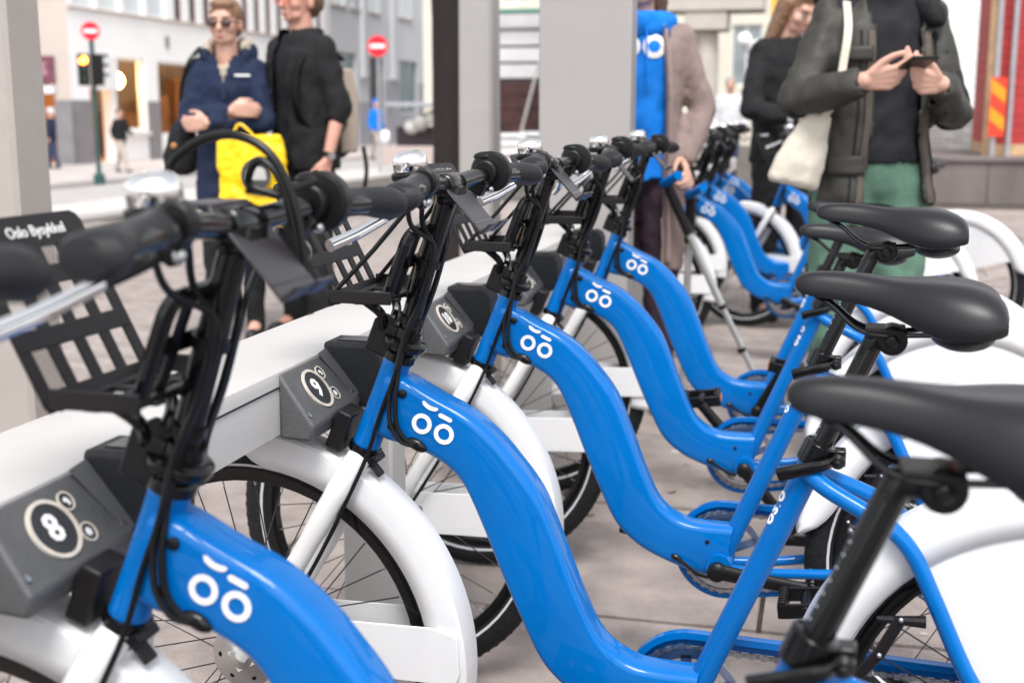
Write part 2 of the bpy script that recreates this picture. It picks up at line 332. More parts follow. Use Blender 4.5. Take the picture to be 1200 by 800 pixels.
# ------------------------------------------------------------------ share bicycle (local x to the rear, y to its right side, z up)
HUBF = Vector((-.188, 0, .337)); HUBR = Vector((.965, 0, .337)); BB = Vector((.475, 0, .306))
HT0 = Vector((0, 0, .67)); HT1 = Vector((.052, 0, .80)); SAX = (HT1 - HT0).normalized()
CL = Vector((.644, 0, .707)); STX = (CL - BB).normalized()
def rrect(c, X, Y, hx, hy, r, n=4):
    out = []
    for sx, sy, a0 in ((1, 1, 0), (-1, 1, 90), (-1, -1, 180), (1, -1, 270)):
        for k in range(n + 1):
            a = R(a0 + 90 * k / n); out.append(c + X * (sx * (hx - r) + r * math.cos(a)) + Y * (sy * (hy - r) + r * math.sin(a)))
    return out
def wheel(hub, name, bike, front):
    rim = MB(); rim.lathe([(.264, -.011), (.268, -.0135), (.286, -.0135), (.287, 0), (.286, .0135), (.268, .0135), (.264, .011), (.264, -.011)], hub, (0, 1, 0), 64, False)
    w = rim.build(name, M['gloss'], bike)
    ty = MB(); rings = []
    prof = [(.284, -.014), (.292, -.021), (.304, -.0245), (.317, -.0235), (.327, -.017), (.3335, -.008), (.335, 0), (.3335, .008), (.327, .017), (.317, .0235), (.304, .0245), (.292, .021), (.284, .014)]
    ty.lathe(prof, hub, (0, 1, 0), 72, False); t = ty.build('tyre', M['rubber'], w, sharp=60)
    tr = MB()
    for k in range(96):
        for sgn in (-1, 1):
            a = 2 * math.pi * (k + (.5 if sgn > 0 else 0)) / 96; rm = Matrix.Rotation(-a, 3, 'Y')
            tr.box(hub + rm @ Vector((.3300, sgn * .0115, 0)), (.0032, .013, .0065), rm @ Matrix.Rotation(sgn * .62, 3, 'Z'))
    tr.build('tread', M['rubber'], w, smooth=False)['kind'] = 'stuff'
    st = MB()
    for sgn in (-1, 1): st.lathe([(.2895, sgn * .0202), (.2940, sgn * .0228), (.2940, sgn * .0215), (.2895, sgn * .0188), (.2895, sgn * .0202)], hub, (0, 1, 0), 64, False)
    st.build('reflective_strip', M['reflect'], w)
    sp = MB(); ni = MB(); hr = .032
    for k in range(32):
        sgn = -1 if k % 2 else 1; a = 2 * math.pi * k / 32; off = (.42 if (k // 2) % 2 else -.42)
        p0 = hub + Vector((hr * math.cos(a + off * 2.2), sgn * .026, hr * math.sin(a + off * 2.2))); p1 = hub + Vector((.266 * math.cos(a), sgn * .003, .266 * math.sin(a)))
        sp.tube([p0, p1], .00115, 5, False); q = p1.lerp(p0, .05); ni.tube([q, p1], .002, 6, True)
    sp.build('spokes', M['spoke'], w)['kind'] = 'stuff'; ni.build('spoke_nipples', M['alu'], w)['kind'] = 'stuff'
    hb = MB()
    hb.lathe([(.008, -.062), (.008, -.05), (.03, -.044), (.034, -.03), (.034, -.022), (.02, -.018), (.02, .018), (.034, .022), (.034, .03), (.022, .045), (.008, .05), (.008, .062)], hub, (0, 1, 0), 28)
    h = hb.build('hub', M['alu'], w)
    if front:
        dk = MB(); dk.lathe([(.012, -.0), (.05, 0), (.052, -.004), (.05, -.008), (.022, -.011), (.016, -.016), (.004, -.018)], hub + Vector((0, -.048, 0)), (0, 1, 0), 36)
        dk.build('brake_disc', M['alu'], w)
        nb = MB()
        for k in range(6): nb.lathe([(.0045, 0), (.0045, -.001), (.001, -.0012)], hub + Vector((.036 * math.cos(k * 1.047), -.0565, .036 * math.sin(k * 1.047))), (0, 1, 0), 10)
        nb.build('disc_holes', M['black'], w)['kind'] = 'stuff'
    return w
def guard(hub, a0, a1, ro, ri, hw, name, bike, tip0=True, nseg=40, wide=None):
    """mudguard: U section swept round the wheel from angle a0 to a1 (degrees, 90 = top, 0 = rear)"""
    mb = MB(); rings = []
    for i in range(nseg + 1):
        t = i / nseg; a = R(a0 + (a1 - a0) * t)
        e = 1.0
        if t < .10: e = math.sqrt(max(0.0, 1 - ((.10 - t) / .10) ** 2))
        if t > .94 and not tip0: e = math.sqrt(max(0.0, 1 - ((t - .94) / .06) ** 2))
        e = max(e, .18)
        rin = ro - (ro - ri) * e
        rr = [(rin, hw), (ro - (ro - rin) * .55, hw + .0005), (ro - .012 * e, hw), (ro - .004, hw * .965), (ro - .0005, hw * .82), (ro + .002, 0), (ro - .0005, -hw * .82), (ro - .004, -hw * .965), (ro - .012 * e, -hw), (ro - (ro - rin) * .55, -hw - .0005), (rin, -hw)]
        rings.append([hub + Vector((r * math.cos(a), y, r * math.sin(a))) for r, y in rr])
    mb.loft(rings, False, False)
    o = mb.build(name, M['white'], bike, sharp=28); s = o.modifiers.new('solid', 'SOLIDIFY'); s.thickness = .0028; s.offset = -1
    return o
def make_bike():
    b = empty('share_bicycle')
    # --- down tube: the S-shaped box tube
    up = resample(cr([(.045, 0, .783), (.0674, 0, .7784), (.114, 0, .754), (.161, 0, .732), (.199, 0, .7036), (.228, 0, .673), (.267, 0, .622), (.297, 0, .552), (.328, 0, .473), (.358, 0, .416), (.399, 0, .388), (.44, 0, .381), (.498, 0, .381)], 8), 46)
    lo = resample(cr([(.018, 0, .700), (.035, 0, .6862), (.084, 0, .6755), (.128, 0, .655), (.156, 0, .628), (.183, 0, .572), (.21, 0, .506), (.240, 0, .438), (.275, 0, .370), (.32, 0, .329), (.37, 0, .305), (.42, 0, .289), (.484, 0, .276)], 8), 46)
    rings = []
    for a, c in zip(up, lo):
        m_ = (a + c) / 2; Y = (a - c); h = Y.length / 2; Y = Y.normalized(); rings.append(rrect(m_, Vector((0, 1, 0)), Y, .029, h, .0135, 4))
    dt = MB().loft(rings).build('down_tube', M['blue'], b, sharp=60)
    # emblem: two wheels with brows
    E = MB(); y = -.0298
    for cx, cz in ((.098, .715), (.131, .702)): E.ringplate(circ(.0150, 36, cx, cz), circ(.0086, 36, cx, cz), 0, .0008, (0, y, 0))
    def stroke(pts, w):
        P = [Vector((p[0], p[1], 0)) for p in pts]; out = []; L = []; Rr = []
        for i, p in enumerate(P):
            T = (P[min(i + 1, len(P) - 1)] - P[max(i - 1, 0)]).normalized(); N = Vector((-T.y, T.x, 0)); L.append(p + N * w); Rr.append(p - N * w)
        T0 = (P[0] - P[1]).normalized(); T1 = (P[-1] - P[-2]).normalized()
        def capp(c, T, n0): 
            a0 = math.atan2(n0.y, n0.x); return [(c.x + w * math.cos(a0 - math.pi * k / 8), c.y + w * math.sin(a0 - math.pi * k / 8)) for k in range(9)]
        poly = [(p.x, p.y) for p in L][1:-1]
        return poly, L, Rr, P
    def brow(p0, p1, bow, w):
        p0, p1 = Vector((*p0, 0)), Vector((*p1, 0)); T = (p1 - p0).normalized(); N = Vector((-T.y, T.x, 0)); top = []; bot = []
        n = 10
        for i in range(n + 1):
            t = i / n; c = p0.lerp(p1, t) + N * (-bow * math.sin(math.pi * t)); ww = w * math.sqrt(max(.05, 1 - max(0, abs(2 * t - 1) - .75) ** 2 * 16 * .98)); top.append(c + N * ww); bot.append(c - N * ww)
        E.prism([(q.x, q.y) for q in bot + top[::-1]], 0, .0008, (0, y, 0))
    brow((.0998, .7478), (.1228, .7368), .0032, .0031); brow((.1235, .7305), (.1435, .7215), .0, .0032)
    E.build('emblem', M['print'], dt, smooth=False)
    bl = MB()
    for (x, z, r) in ((.0695, .757, .0062), (.052, .708, .0062), (.452, .352, .004)): bl.lathe([(r, 0), (r, .003), (r * .6, .0045), (.0005, .0047)], (x, -.0288, z), (0, -1, 0), 16)
    bl.build('frame_plugs', M['black'], dt)
    MB().ball((.0905, -.031, .6835), (.0165, .006, .0085), 16, 8, (0, R(28), 0)).build('cable_port', M['gloss'], dt); MB().ball((.395, -.031, .3150), (.012, .005, .006), 14, 8, (0, R(25), 0)).build('cable_port', M['gloss'], dt)
    # --- head tube, seat tube, stays
    ht = MB(); ht.lathe([(.0205, 0), (.0215, .003), (.0205, .008), (.0200, .07), (.0205, .132), (.0215, .137), (.0205, .14)], HT0, SAX, 28); ht.build('head_tube', M['blue'], b)
    sm = MB(); sm.ball((.045, 0, .728), (.03, .024, .046), 16, 10, (0, R(20), 0)); sm.build('head_gusset', M['blue'], b)
    L = (CL - BB).length
    stb = MB(); stb.lathe([(.0172, 0), (.0172, L - .006), (.0178, L - .004), (.0172, L)], BB, STX, 28); stt = stb.build('seat_tube', M['blue'], b)
    shell = MB(); shell.lathe([(.024, -.038), (.025, -.034), (.025, .034), (.024, .038)], BB, (0, 1, 0), 28); shell.build('bottom_bracket', M['blue'], b)
    # writing wrapped round the seat tube, front left side
    Fd = (Vector((-1, 0, 0)) - STX * Vector((-1, 0, 0)).dot(STX)).normalized()
    def wrap(p):
        a = R(14) - p.y / .0175; rr = .0172 + (.0007 if p.z > 0 else -.0005)
        return CL - STX * (.092 - p.x) + (Fd * math.cos(a) + Vector((0, -1, 0)) * math.sin(a)) * rr
    text_mb('oslo', .030, .0006, wrap, 1.02, 3, .0006).build('lettering', M['print'], stt, smooth=False)
    for s in (-1, 1):
        sp = cr([(.630, s * .012, .684), (.66, s * .028, .666), (.706, s * .042, .645), (.742, s * .048, .626), (.772, s * .051, .592), (.80, s * .053, .535), (.85, s * .056, .432), (.905, s * .058, .365), (.958, s * .059, .340)], 6)
        MB().tube(sp, [.0118, .0105], 14).build('seat_stay', M['blue'], b)
        MB().tube(cr([(.485, s * .022, .300), (.56, s * .034, .302), (.70, s * .05, .318), (.955, s * .058, .336)], 6), .0095, 14).build('chain_stay', M['blue'], b)
        MB().box((.962, s * .0585, .339), (.05, .006, .036)).build('dropout', M['blue'], b, bevel=.004)
    # --- chain guard (blue, right side), chain, chainring
    def stadium(rb, rr, n=28):
        d = HUBR - BB; a0 = math.atan2(d.z, d.x); D = math.hypot(d.x, d.z); be = math.acos((rb - rr) / D); o = []
        for k in range(n + 1):
            t = a0 + be + (2 * math.pi - 2 * be) * k / n; o.append((BB.x + rb * math.cos(t), BB.z + rb * math.sin(t)))
        for k in range(n + 1):
            t = a0 - be + 2 * be * k / n; o.append((HUBR.x + rr * math.cos(t), HUBR.z + rr * math.sin(t)))
        return o
    G = MB(); G.ringplate(stadium(.098, .058), stadium(.088, .048), 0, .012, (0, .077, 0)); G.ringplate(stadium(.098, .058), stadium(.074, .034), 0, .003, (0, .079, 0)); G.build('chain_guard', M['blue'], b)
    path = resample([Vector((x, .057, z)) for x, z in stadium(.080, .038) + stadium(.078, .036)[:1]], 150); C = MB()
    for i in range(0, 149):
        p, q = path[i], path[i + 1]; T = q - p; C.box((p + q) / 2, (T.length * .92, .0065 if i % 2 else .0035, .0085 if i % 2 else .0055), Matrix.Rotation(-math.atan2(T.z, T.x), 3, 'Y'))
    C.build('chain', M['steel'], b, smooth=False)
    K = MB(); K.ringplate(circ(.075, 40, BB.x, BB.z), circ(.062, 40, BB.x, BB.z), 0, .004, (0, .062, 0))
    for k in range(5): K.box(BB + Vector((.035 * math.cos(k * 1.2566 + .4), .06, .035 * math.sin(k * 1.2566 + .4))), (.064, .004, .016), Matrix.Rotation(-(k * 1.2566 + .4), 3, 'Y'))
    K.build('chainring', M['alu'], b)
    # --- headset, lock block, steering column
    hd = MB(); hd.lathe([(.0235, -.012), (.0245, -.010), (.0245, -.001), (.0225, 0)], HT0, SAX, 24); hd.build('headset_cup', M['gloss'], b); hd = MB(); hd.lathe([(.022, 0), (.0245, .001), (.0245, .012), (.021, .016), (.021, .022), (.031, .0225), (.033, .026), (.033, .032), (.030, .0345), (.020, .036), (.020, .05)], HT1, SAX, 28); hd.build('headset', M['gloss'], b)
    kb_ = MB(); sr = Matrix.Rotation(math.atan2(SAX.x, SAX.z), 3, 'Y')
    kb_.box((-.034, 0, .693), (.026, .05, .062), sr); kb_.build('lock_tongue', M['matte'], b, bevel=.004); MB().box((.034, .004, .833), (.040, .046, .050), sr).build('lock_block', M['matte'], b, bevel=.004)
    MB().box((.008, -.002, .646), (.032, .036, .012), (0, R(-30), 0)).box((.018, -.005, .634), (.005, .022, .022), (0, R(-40), 0)).build('steering_stop', M['matte'], b, bevel=.003)
    ST1 = Vector((.135, 0, 1.05))
    MB().tube([HT1 + SAX * .03, HT1.lerp(ST1, .5), ST1], .0145, 18).build('steering_column', M['gloss'], b)
    for t in (.22, .55): MB().lathe([(.0185, 0), (.0185, .010)], HT1.lerp(ST1, t), (ST1 - HT1), 16).build('cable_clip', M['black'], b)
    # --- handlebar
    hb = cr([(.163, -.285, 1.053), (.158, -.2, 1.056), (.142, -.12, 1.058), (.134, -.05, 1.053), (.132, 0, 1.050), (.134, .05, 1.053), (.142, .12, 1.058), (.158, .2, 1.056), (.163, .285, 1.053)], 5)
    h = MB().tube(hb, .0118, 16).build('handlebar', M['gloss'], b)
    MB().lathe([(.016, -.028), (.0175, -.024), (.0175, .024), (.016, .028)], (.133, 0, 1.050), (0, 1, 0), 20).box((.136, 0, 1.038), (.032, .040, .026)).build('stem_clamp', M['gloss'], h, bevel=.003)
    for s in (-1, 1):
        g = MB(); rg = []
        for (v, rx, rz, dz) in ((.170, .0150, .0150, 0), (.173, .0172, .0172, 0), (.180, .0160, .0158, 0), (.205, .0152, .0152, 0), (.228, .0160, .0152, .001), (.248, .0215, .0160, .001), (.268, .0265, .0178, 0), (.282, .0260, .0180, -.001), (.2885, .020, .0145, -.001), (.290, .010, .007, -.001)):
            c = Vector((.1455 + (v - .12) * .105 + (rx - .0175) * .6, s * v, 1.0625 - (v - .12) * .06 + dz)); rg.append([c + Vector((rx * math.cos(a), 0, rz * math.sin(a))) for a in [2 * math.pi * k / 20 for k in range(20)]])
        g.loft(rg).build('grip', M['grip'], h)
        lv = MB(); lv.tube(cr([(.108, s * .182, 1.019), (.100, s * .205, 1.012), (.090, s * .235, 1.003), (.074, s * .272, .993)], 5), [.0068, .0080], 12, flat=1.0); le = lv.build('brake_lever', M['chrome'], h); MB().tube(cr([(.135, s * .128, 1.040), (.120, s * .15, 1.028), (.106, s * .187, 1.0175)], 5), [.0062, .0060], 10).build('lever_pivot', M['black'], le)
        MB().box((.132, s * .125, 1.046), (.034, .022, .026), (0, R(30), 0)).lathe([(.0165, -.009), (.0175, -.007), (.0175, .007), (.0165, .009)], (.1455, s * .13, 1.0625), (0, 1, 0), 18).build('lever_bracket', M['black'], le, bevel=.004)
        MB().ball((.150, s * .137, 1.037), .006, 10, 6).build('cable_adjuster', M['alu'], le)
    tw = MB(); tw.lathe([(.018, .138), (.027, .139), (.0305, .143), (.0305, .156), (.027, .160), (.0195, .163)], (.148, 0, 1.062), (0, 1, 0), 28); tw.ball((.14, .149, 1.084), (.02, .012, .008), 14, 8); tw.build('gear_shifter', M['black'], h)
    # --- bell
    bc = Vector((.124, -.120, 1.064)); bx = Vector((-.10, -.10, 1)).normalized()
    be = MB().lathe([(.020, 0), (.0255, .002), (.0265, .004), (.0265, .0095), (.0245, .0115), (.02, .012)], bc, bx, 30).box(bc - bx * .006, (.012, .022, .014)).build('bell', M['black'], b)
    MB().lathe([(.0215, .012), (.0225, .0135), (.0225, .026), (.021, .0320), (.015, .0365), (.006, .0380), (.0002, .0381)], bc, bx, 30).build('bell_dome', M['chrome'], be, sharp=50)
    # --- phone plate
    p0, p1 = Vector((.124, 0, 1.068)), Vector((.190, 0, .990)); T = (p1 - p0).normalized(); N = Vector((-T.z, 0, T.x)) * -1
    if N.z < 0: N = -N
    pr = Matrix(((T.x, 0, N.x), (0, 1, 0), (T.z, 0, N.z)))
    ph = MB(); ph.box((p0 + p1) / 2, ((p1 - p0).length, .082, .0035), pr); ph.box(p0 + Vector((-.018, 0, .001)), (.04, .07, .0035)); ph.box(p1 + N * .009 + T * .001 + Vector((0, -.024, 0)), (.004, .034, .022), pr); ph.box(p1 + N * .009 + T * .001 + Vector((0, .024, 0)), (.004, .034, .022), pr); ph.box(p1 + N * .004, (.004, .082, .01), pr)
    pho = ph.build('phone_plate', M['plate'], b, bevel=.0015)
    for q in (.018, .088): MB().box(p0 + T * q + N * .002, (.0025, .078, .001), pr).build('plate_seam', M['gloss'], pho)
    # --- basket: tray, sloping grid plate with header, hoop, cords
    bk = empty('basket'); bk.parent = b
    tr = MB(); x0, x1, zt = -.016, .074, .900
    W = .088
    for s in (-1, 1): tr.box(((x0 + x1) / 2 + (.004 if s < 0 else -.015), s * W, zt + .002), (x1 - x0 - (0 if s < 0 else .03), .005, .018))
    tr.box((x1 - .012, -.03, zt - .004), (.012, 2 * W - .06, .007)); tr.box((x0 + .01, 0, zt - .006), (.014, 2 * W, .007))
    for v in (-.045, 0, .045): tr.box(((x0 + x1) / 2, v, zt - .006), (x1 - x0, .014, .005))
    tr.box((.03, 0, zt - .006), (.016, 2 * W, .0045))
    tr.build('tray', M['matte'], bk, bevel=.0015)
    g0, g1 = Vector((-.014, 0, .893)), Vector((-.094, 0, 1.053)); GT = (g1 - g0); GL = GT.length; GT = GT.normalized()
    def gp(v, t): return g0 + GT * (t * GL) + Vector((0, v, 0))
    GN = Vector((GT.z, 0, -GT.x)); gm = Matrix(((0, GT.x, GN.x), (1, 0, 0), (0, GT.z, GN.z)))
    gr = MB()
    for v in (-.082, -.041, 0, .041, .082): gr.box(gp(v, .42), (.017, GL * .86, .003), gm)
    for t in (.02, .34, .66): gr.box(gp(0, t) + GN * .0004, (.176, .019, .0034), gm)
    gr.build('grid_plate', M['matte'], bk, bevel=.0008)
    hp = [(-.089, -.016), (.089, -.016), (.089, .005), (.085, .013), (.077, .017), (-.077, .017), (-.085, .013), (-.089, .005)]
    hd2 = MB().prism(hp, -.0018, .0018, gp(0, .905), (0, 1, 0), GT, GN).build('header_plate', M['matte'], bk)
    text_mb('Oslo Bysykkel', .0155, .0003, frame_fn(gp(.012, .905) + GN * .0022, (0, 1, 0), GT), 1.0, 3).build('header_lettering', M['print'], hd2, smooth=False)
    hp_ = MB(); hp_.tube(cr([(.058, -.056, .897), (.080, -.056, .955), (.090, -.054, .980), (.097, -.040, .990), (.097, .040, .990), (.090, .054, .980), (.080, .056, .955), (.058, .056, .897)], 6), .0082, 10)
    for v in (-.025, .025): hp_.tube([(.060, v, .900), (.096, v, .988)], .0055, 8)
    hp_.box((.078, 0, .945), (.006, .11, .016)); hp_.build('hoop', M['gloss'], bk)
    arm = MB(); arm.tube(cr([(.02, -.05, .895), (.04, -.03, .87), (.035, -.012, .845)], 6), .007, 8); arm.tube(cr([(.02, .05, .895), (.04, .03, .87), (.035, .012, .845)], 6), .007, 8); arm.build('bracket', M['gloss'], bk)
    for v0, v1 in ((-.055, -.082), (.055, .082)): MB().tube([(.100, v0, 1.030), (.045, (v0 + v1) / 2, .964), (-.012, v1, .903)], .0034, 8).build('elastic_cord', M['black'], bk)
    # --- cables
    for i, (v, w_) in enumerate(((-.118, -.018), (-.06, -.024), (.06, .018), (.12, .024))):
        MB().tube(cr([(.115, v, 1.035), (.108, v * .7, 1.0), (.118, w_ * 1.2, .965), (.100, w_, .90), (.074, w_ * 1.25, .84), (.064, w_ * 1.5, .795)], 7), .0036, 8).build('cable', M['black'], b)
    MB().tube(cr([(.064, -.027, .795), (.060, -.034, .755), (.062, -.037, .715), (.074, -.036, .693), (.088, -.034, .685)], 7), .0036, 8).build('cable', M['black'], b)
    MB().tube(cr([(.064, -.036, .795), (.052, -.036, .755), (.054, -.040, .715), (.068, -.039, .690), (.086, -.035, .683)], 7), .0034, 8).build('cable', M['black'], b)
    MB().tube(cr([(.064, -.030, .795), (.040, -.034, .735), (.018, -.034, .672), (-.002, -.046, .62), (-.06, -.062, .50), (-.14, -.064, .37)], 7), .0032, 8).build('cable', M['black'], b)
    MB().tube(cr([(.398, -.034, .314), (.415, -.042, .306), (.435, -.044, .292), (.455, -.036, .284)], 6), .0034, 8).build('cable', M['black'], b)
    # --- fork, front guard
    fk = MB()
    for s in (-1, 1):
        fk.tube(cr([(-.006, s * .018, .652), (-.016, s * .036, .634), (-.034, s * .049, .598), (-.09, s * .056, .50), (-.15, s * .058, .40), (-.188, s * .058, .337)], 6), [.0185, .0185, .018, .017, .0155, .014, .013, .012], 18)
        fk.box((-.189, s * .058, .336), (.03, .008, .034), (0, R(-30), 0))
    fk.lathe([(.021, -.03), (.023, -.018), (.023, 0)], HT0 + SAX * -.012, SAX, 20); fk.build('fork', M['fork'], b, sharp=60)
    fg = guard(HUBF, 92, -9, .349, .296, .0325, 'front_mudguard', b, True)
    for s in (-1, 1):
        MB().prism([(-.175, .318), (.148, .325), (.154, .345), (.150, .40), (.112, .411), (-.178, .402)], -.002, .002, (0, s * .0365, 0)).build('stay_panel', M['white'], fg, bevel=.0012)
        MB().lathe([(.006, 0), (.006, .003), (.003, .004)], (-.12, s * .040, .37), (0, s, 0), 12).build('stay_bolt', M['alu'], fg)
    MB().box((.004, -.02, .607), (.035, .012, .004), (0, R(35), 0)).ball((.012, -.024, .603), .004, 8, 6).ball((-.002, -.024, .613), .004, 8, 6).build('guard_clip', M['alu'], fg)
    wheel(HUBF, 'front_wheel', b, True)
    # --- rear wheel, guard, coat guard
    wheel(HUBR, 'rear_wheel', b, False)
    rg = guard(HUBR, 172, 12, .354, .296, .036, 'rear_mudguard', b, False, 50)
    for s in (-1, 1):
        po = [(HUBR.x + .340 * math.cos(R(a)), HUBR.z + .340 * math.sin(R(a))) for a in range(22, 128, 5)]
        po = po + [(.775, .600), (.82, .505), (.87, .41), (.905, .375), (.96, .385), (1.10, .43), (1.20, .46)]
        MB().prism(po, -.0015, .0015, (0, s * .0312, 0)).build('coat_guard', M['white'], rg)
    MB().tube([BB + STX * .596, BB + STX * .606, (.722, 0, .866), (.7307, 0, .866)], [.0135, .015], 14).build('post_head', M['gloss'], po_) if False else None
    kn = MB(); kn.tube([(.7593, -.066, .514), (.735, -.068, .464), (.7062, -.066, .425)], .008, 10, flat=.5); kn.tube([(.73, -.06, .508), (.79, -.064, .512)], [.004, .0085], 10); kn.build('brake_arm', M['matte'], b)
    for p in ((.7593, -.071, .514), (.735, -.073, .464), (.7062, -.071, .425)): MB().ball(p, .0035, 8, 6).build('arm_bolt', M['alu'], b)
    # --- seat clamp, post, saddle
    cp = MB(); cp.lathe([(.020, -.017), (.0225, -.016), (.0225, .013), (.021, .015), (.0145, .016)], CL, STX, 24); cp.box(CL + Vector((.026, 0, -.004)), (.022, .022, .022)); c_ = cp.build('seat_clamp', M['gloss'], b, bevel=.002)
    MB().tube(cr([CL + Vector((.022, -.018, -.006)), CL + Vector((.008, -.028, -.010)), CL + Vector((-.022, -.031, -.018)), CL + Vector((-.048, -.029, -.027))], 5), [.007, .0105], 12, flat=.55).build('clamp_lever', M['gloss'], c_)
    MB().lathe([(.010, 0), (.010, .012), (.006, .016)], CL + Vector((.027, -.008, -.006)), (0, -1, 0), 14).ball(CL + Vector((.027, -.025, -.006)), .005, 10, 6).build('clamp_nut', M['black'], c_)
    pt = BB + STX * .584
    sp_ = MB(); sp_.lathe([(.0136, .30), (.0136, .606), (.0125, .612)], BB, STX, 20); po_ = sp_.build('seat_post', M['gloss'], b)
    MB().tube([BB + STX * .590, BB + STX * .606, Vector((.731, 0, .865))], [.0138, .0155], 14).build('post_head', M['gloss'], po_)
    mk = MB()
    for i in range(9): mk.box(BB + STX * (.45 + i * .0125) + Vector((-.0126, -.0048, -.0005)), (.0030, .0030, .0010), (0, R(22), R(15)))
    mk.build('height_marks', M['print'], po_, smooth=False)
    S = [(.606, .005, .935, .928), (.609, .012, .941, .922), (.616, .0175, .9455, .917), (.634, .0215, .949, .913), (.665, .0245, .9495, .911), (.70, .032, .947, .905), (.728, .045, .9455, .896), (.755, .064, .9465, .883), (.782, .081, .948, .873), (.808, .0895, .947, .870), (.830, .091, .943, .873), (.847, .088, .936, .878), (.857, .083, .929, .881), (.8615, .078, .921, .884), (.8625, .074, .916, .887)]
    rings = []
    for u, w_, t_, e in S:
        r_ = []
        for k in range(15):
            a = -math.pi / 2 + math.pi * k / 14; q = abs(math.cos(a)); dip = .010 * math.exp(-(math.sin(a) * w_ / .016) ** 2) * min(1, max(0, (u - .70) / .08))
            r_.append(Vector((u, w_ * math.copysign(abs(math.sin(a)) ** .8, math.sin(a)), e + (t_ - e) * q ** .62 - dip)))
        for k in range(1, 7):
            f = 1 - 2 * k / 7; r_.append(Vector((u, w_ * .93 * f, e + .010 * (1 - f * f) + .002)))
        rings.append(r_)
    sd_ = MB().loft(rings).build('saddle', M['saddle'], b, sharp=70)
    s_ = sd_.modifiers.new('sub', 'SUBSURF'); s_.levels = 1; s_.render_levels = 1
    MB().ball((.815, 0, .874), (.040, .070, .019), 24, 10).build('saddle_bumper', M['black'], sd_)
    rl = MB()
    for s in (-1, 1): rl.tube(cr([(.632, s * .006, .918), (.655, s * .012, .905), (.685, s * .020, .880), (.715, s * .022, .872), (.765, s * .022, .874), (.82, s * .045, .882)], 6), .0036, 8)
    rl.build('saddle_rails', M['gloss'], sd_)
    MB().lathe([(.016, -.022), (.019, -.019), (.019, .019), (.016, .022)], (.7307, 0, .8640), (0, 1, 0), 22).lathe([(.009, .022), (.009, .027), (.005, .03)], (.7307, 0, .8640), (0, -1, 0), 14).box((.722, 0, .874), (.05, .05, .012)).build('saddle_clamp', M['black'], sd_, bevel=.002)
    # --- cranks
    for s in (-1, 1):
        ca = MB(); ca.tube([(0, s * .062, 0), (.05, s * .070, 0), (.165, s * .082, 0)], [.0165, .0145, .013], 14, flat=.6); ca.lathe([(.017, .055), (.018, .058), (.018, .072), (.012, .077), (.005, .078)], (0, 0, 0), (0, s, 0), 20); 
        co = ca.build('crank_arm', M['black'], b, loc=BB)
        pd = MB(); pd.lathe([(.009, .01), (.010, .014), (.010, .105), (.008, .11)], (0, 0, 0), (0, s, 0), 14)
        for q in (-1, 1): pd.box((q * .04, s * .06, 0), (.016, .094, .026)); 
        for q in (.016, .104): pd.box((0, s * q, 0), (.088, .008, .026))
        for i in range(7):
            for q in (-1, 1): pd.box((q * .04, s * (.022 + i * .013), .0145), (.012, .006, .004))
        po2 = pd.build('pedal', M['black'], co, loc=(.167, s * .085, 0), bevel=.0015)
        MB().box((.0487, s * .06, 0), (.002, .04, .012)).box((-.0487, s * .06, 0), (.002, .04, .012)).build('pedal_reflector', M['orange'], po2)
    # tyre writing
    def tw_(p):
        a = R(190) - p.x / .3195; r_ = .3195 + p.y; return HUBR + Vector((r_ * math.cos(a), -.0226 - (.0008 if p.z > 0 else 0) + abs(p.y) * .2, r_ * math.sin(a)))
    t = text_mb('SCHWALBE', .0125, .0004, tw_, 1.1, 2)
    rw = [o for o in kids(b) if o.name.startswith('rear_wheel')][0]
    t.build('tyre_lettering', M['reflect'], rw, smooth=False)
    return b
bike0 = make_bike()
km = kid_map()
def child(o, nm): 
    return [c for c in COL.objects if c.parent is o and c.name.split('.')[0] == nm]
G_ = 'blue and white share bicycles'
BIKES = [  # x, y, yaw deg, lean deg, saddle shift, left crank angle (deg, 0 = rearwards, + up), label
    (0, -1.294, .5, 0, -.13, 40, 'share bicycle with lowest saddle, docked next to the bike with looped cord'),
    (0, -.647, -.44, .27, -.009, 180, 'blue share bicycle at the dock reading eight, loose elastic cord looped over its basket'),
    (0, 0, -1.95, -.29, 0, 176, 'blue share bicycle at the dock reading nine'),
    (0, .647, -1.24, 1.41, .046, -4, 'blue share bicycle at the dock reading ten, pedal arm pointing backwards'),
    (0, 1.294, 3.42, -.40, -.058, -48, 'blue share bicycle at the dock reading eleven, low saddle'),
    (0, 1.941, .03, 1.23, -.044, 62, 'blue share bicycle at the dock reading twelve, next to the tall grey totem'),
    (0, 4.15, 0, 0, -.03, -20, 'blurred blue share bicycle docked behind the pair of crutches'),
    (.385, 5.08, -24, -2, .0, 30, 'share bicycle pulled out of its dock beside the woman in black'),
    (-.03, 5.8, -1, 0, -.02, 20, 'far share bicycle docked left of the woman in black'),
    (-.05, 6.45, 0, 1, .0, -30, 'farthest share bicycle of the docked row'),
    (-.02, 5.02, 2, -1, -.04, 10, 'far share bicycle docked behind the bike with the crutches in front'),
]
bikes = []
for i, (x, y, yaw, lean, ds, ca, lab) in enumerate(BIKES):
    b = bike0 if i == 0 else copy_tree(bike0, None, km)
    bikes.append(b)
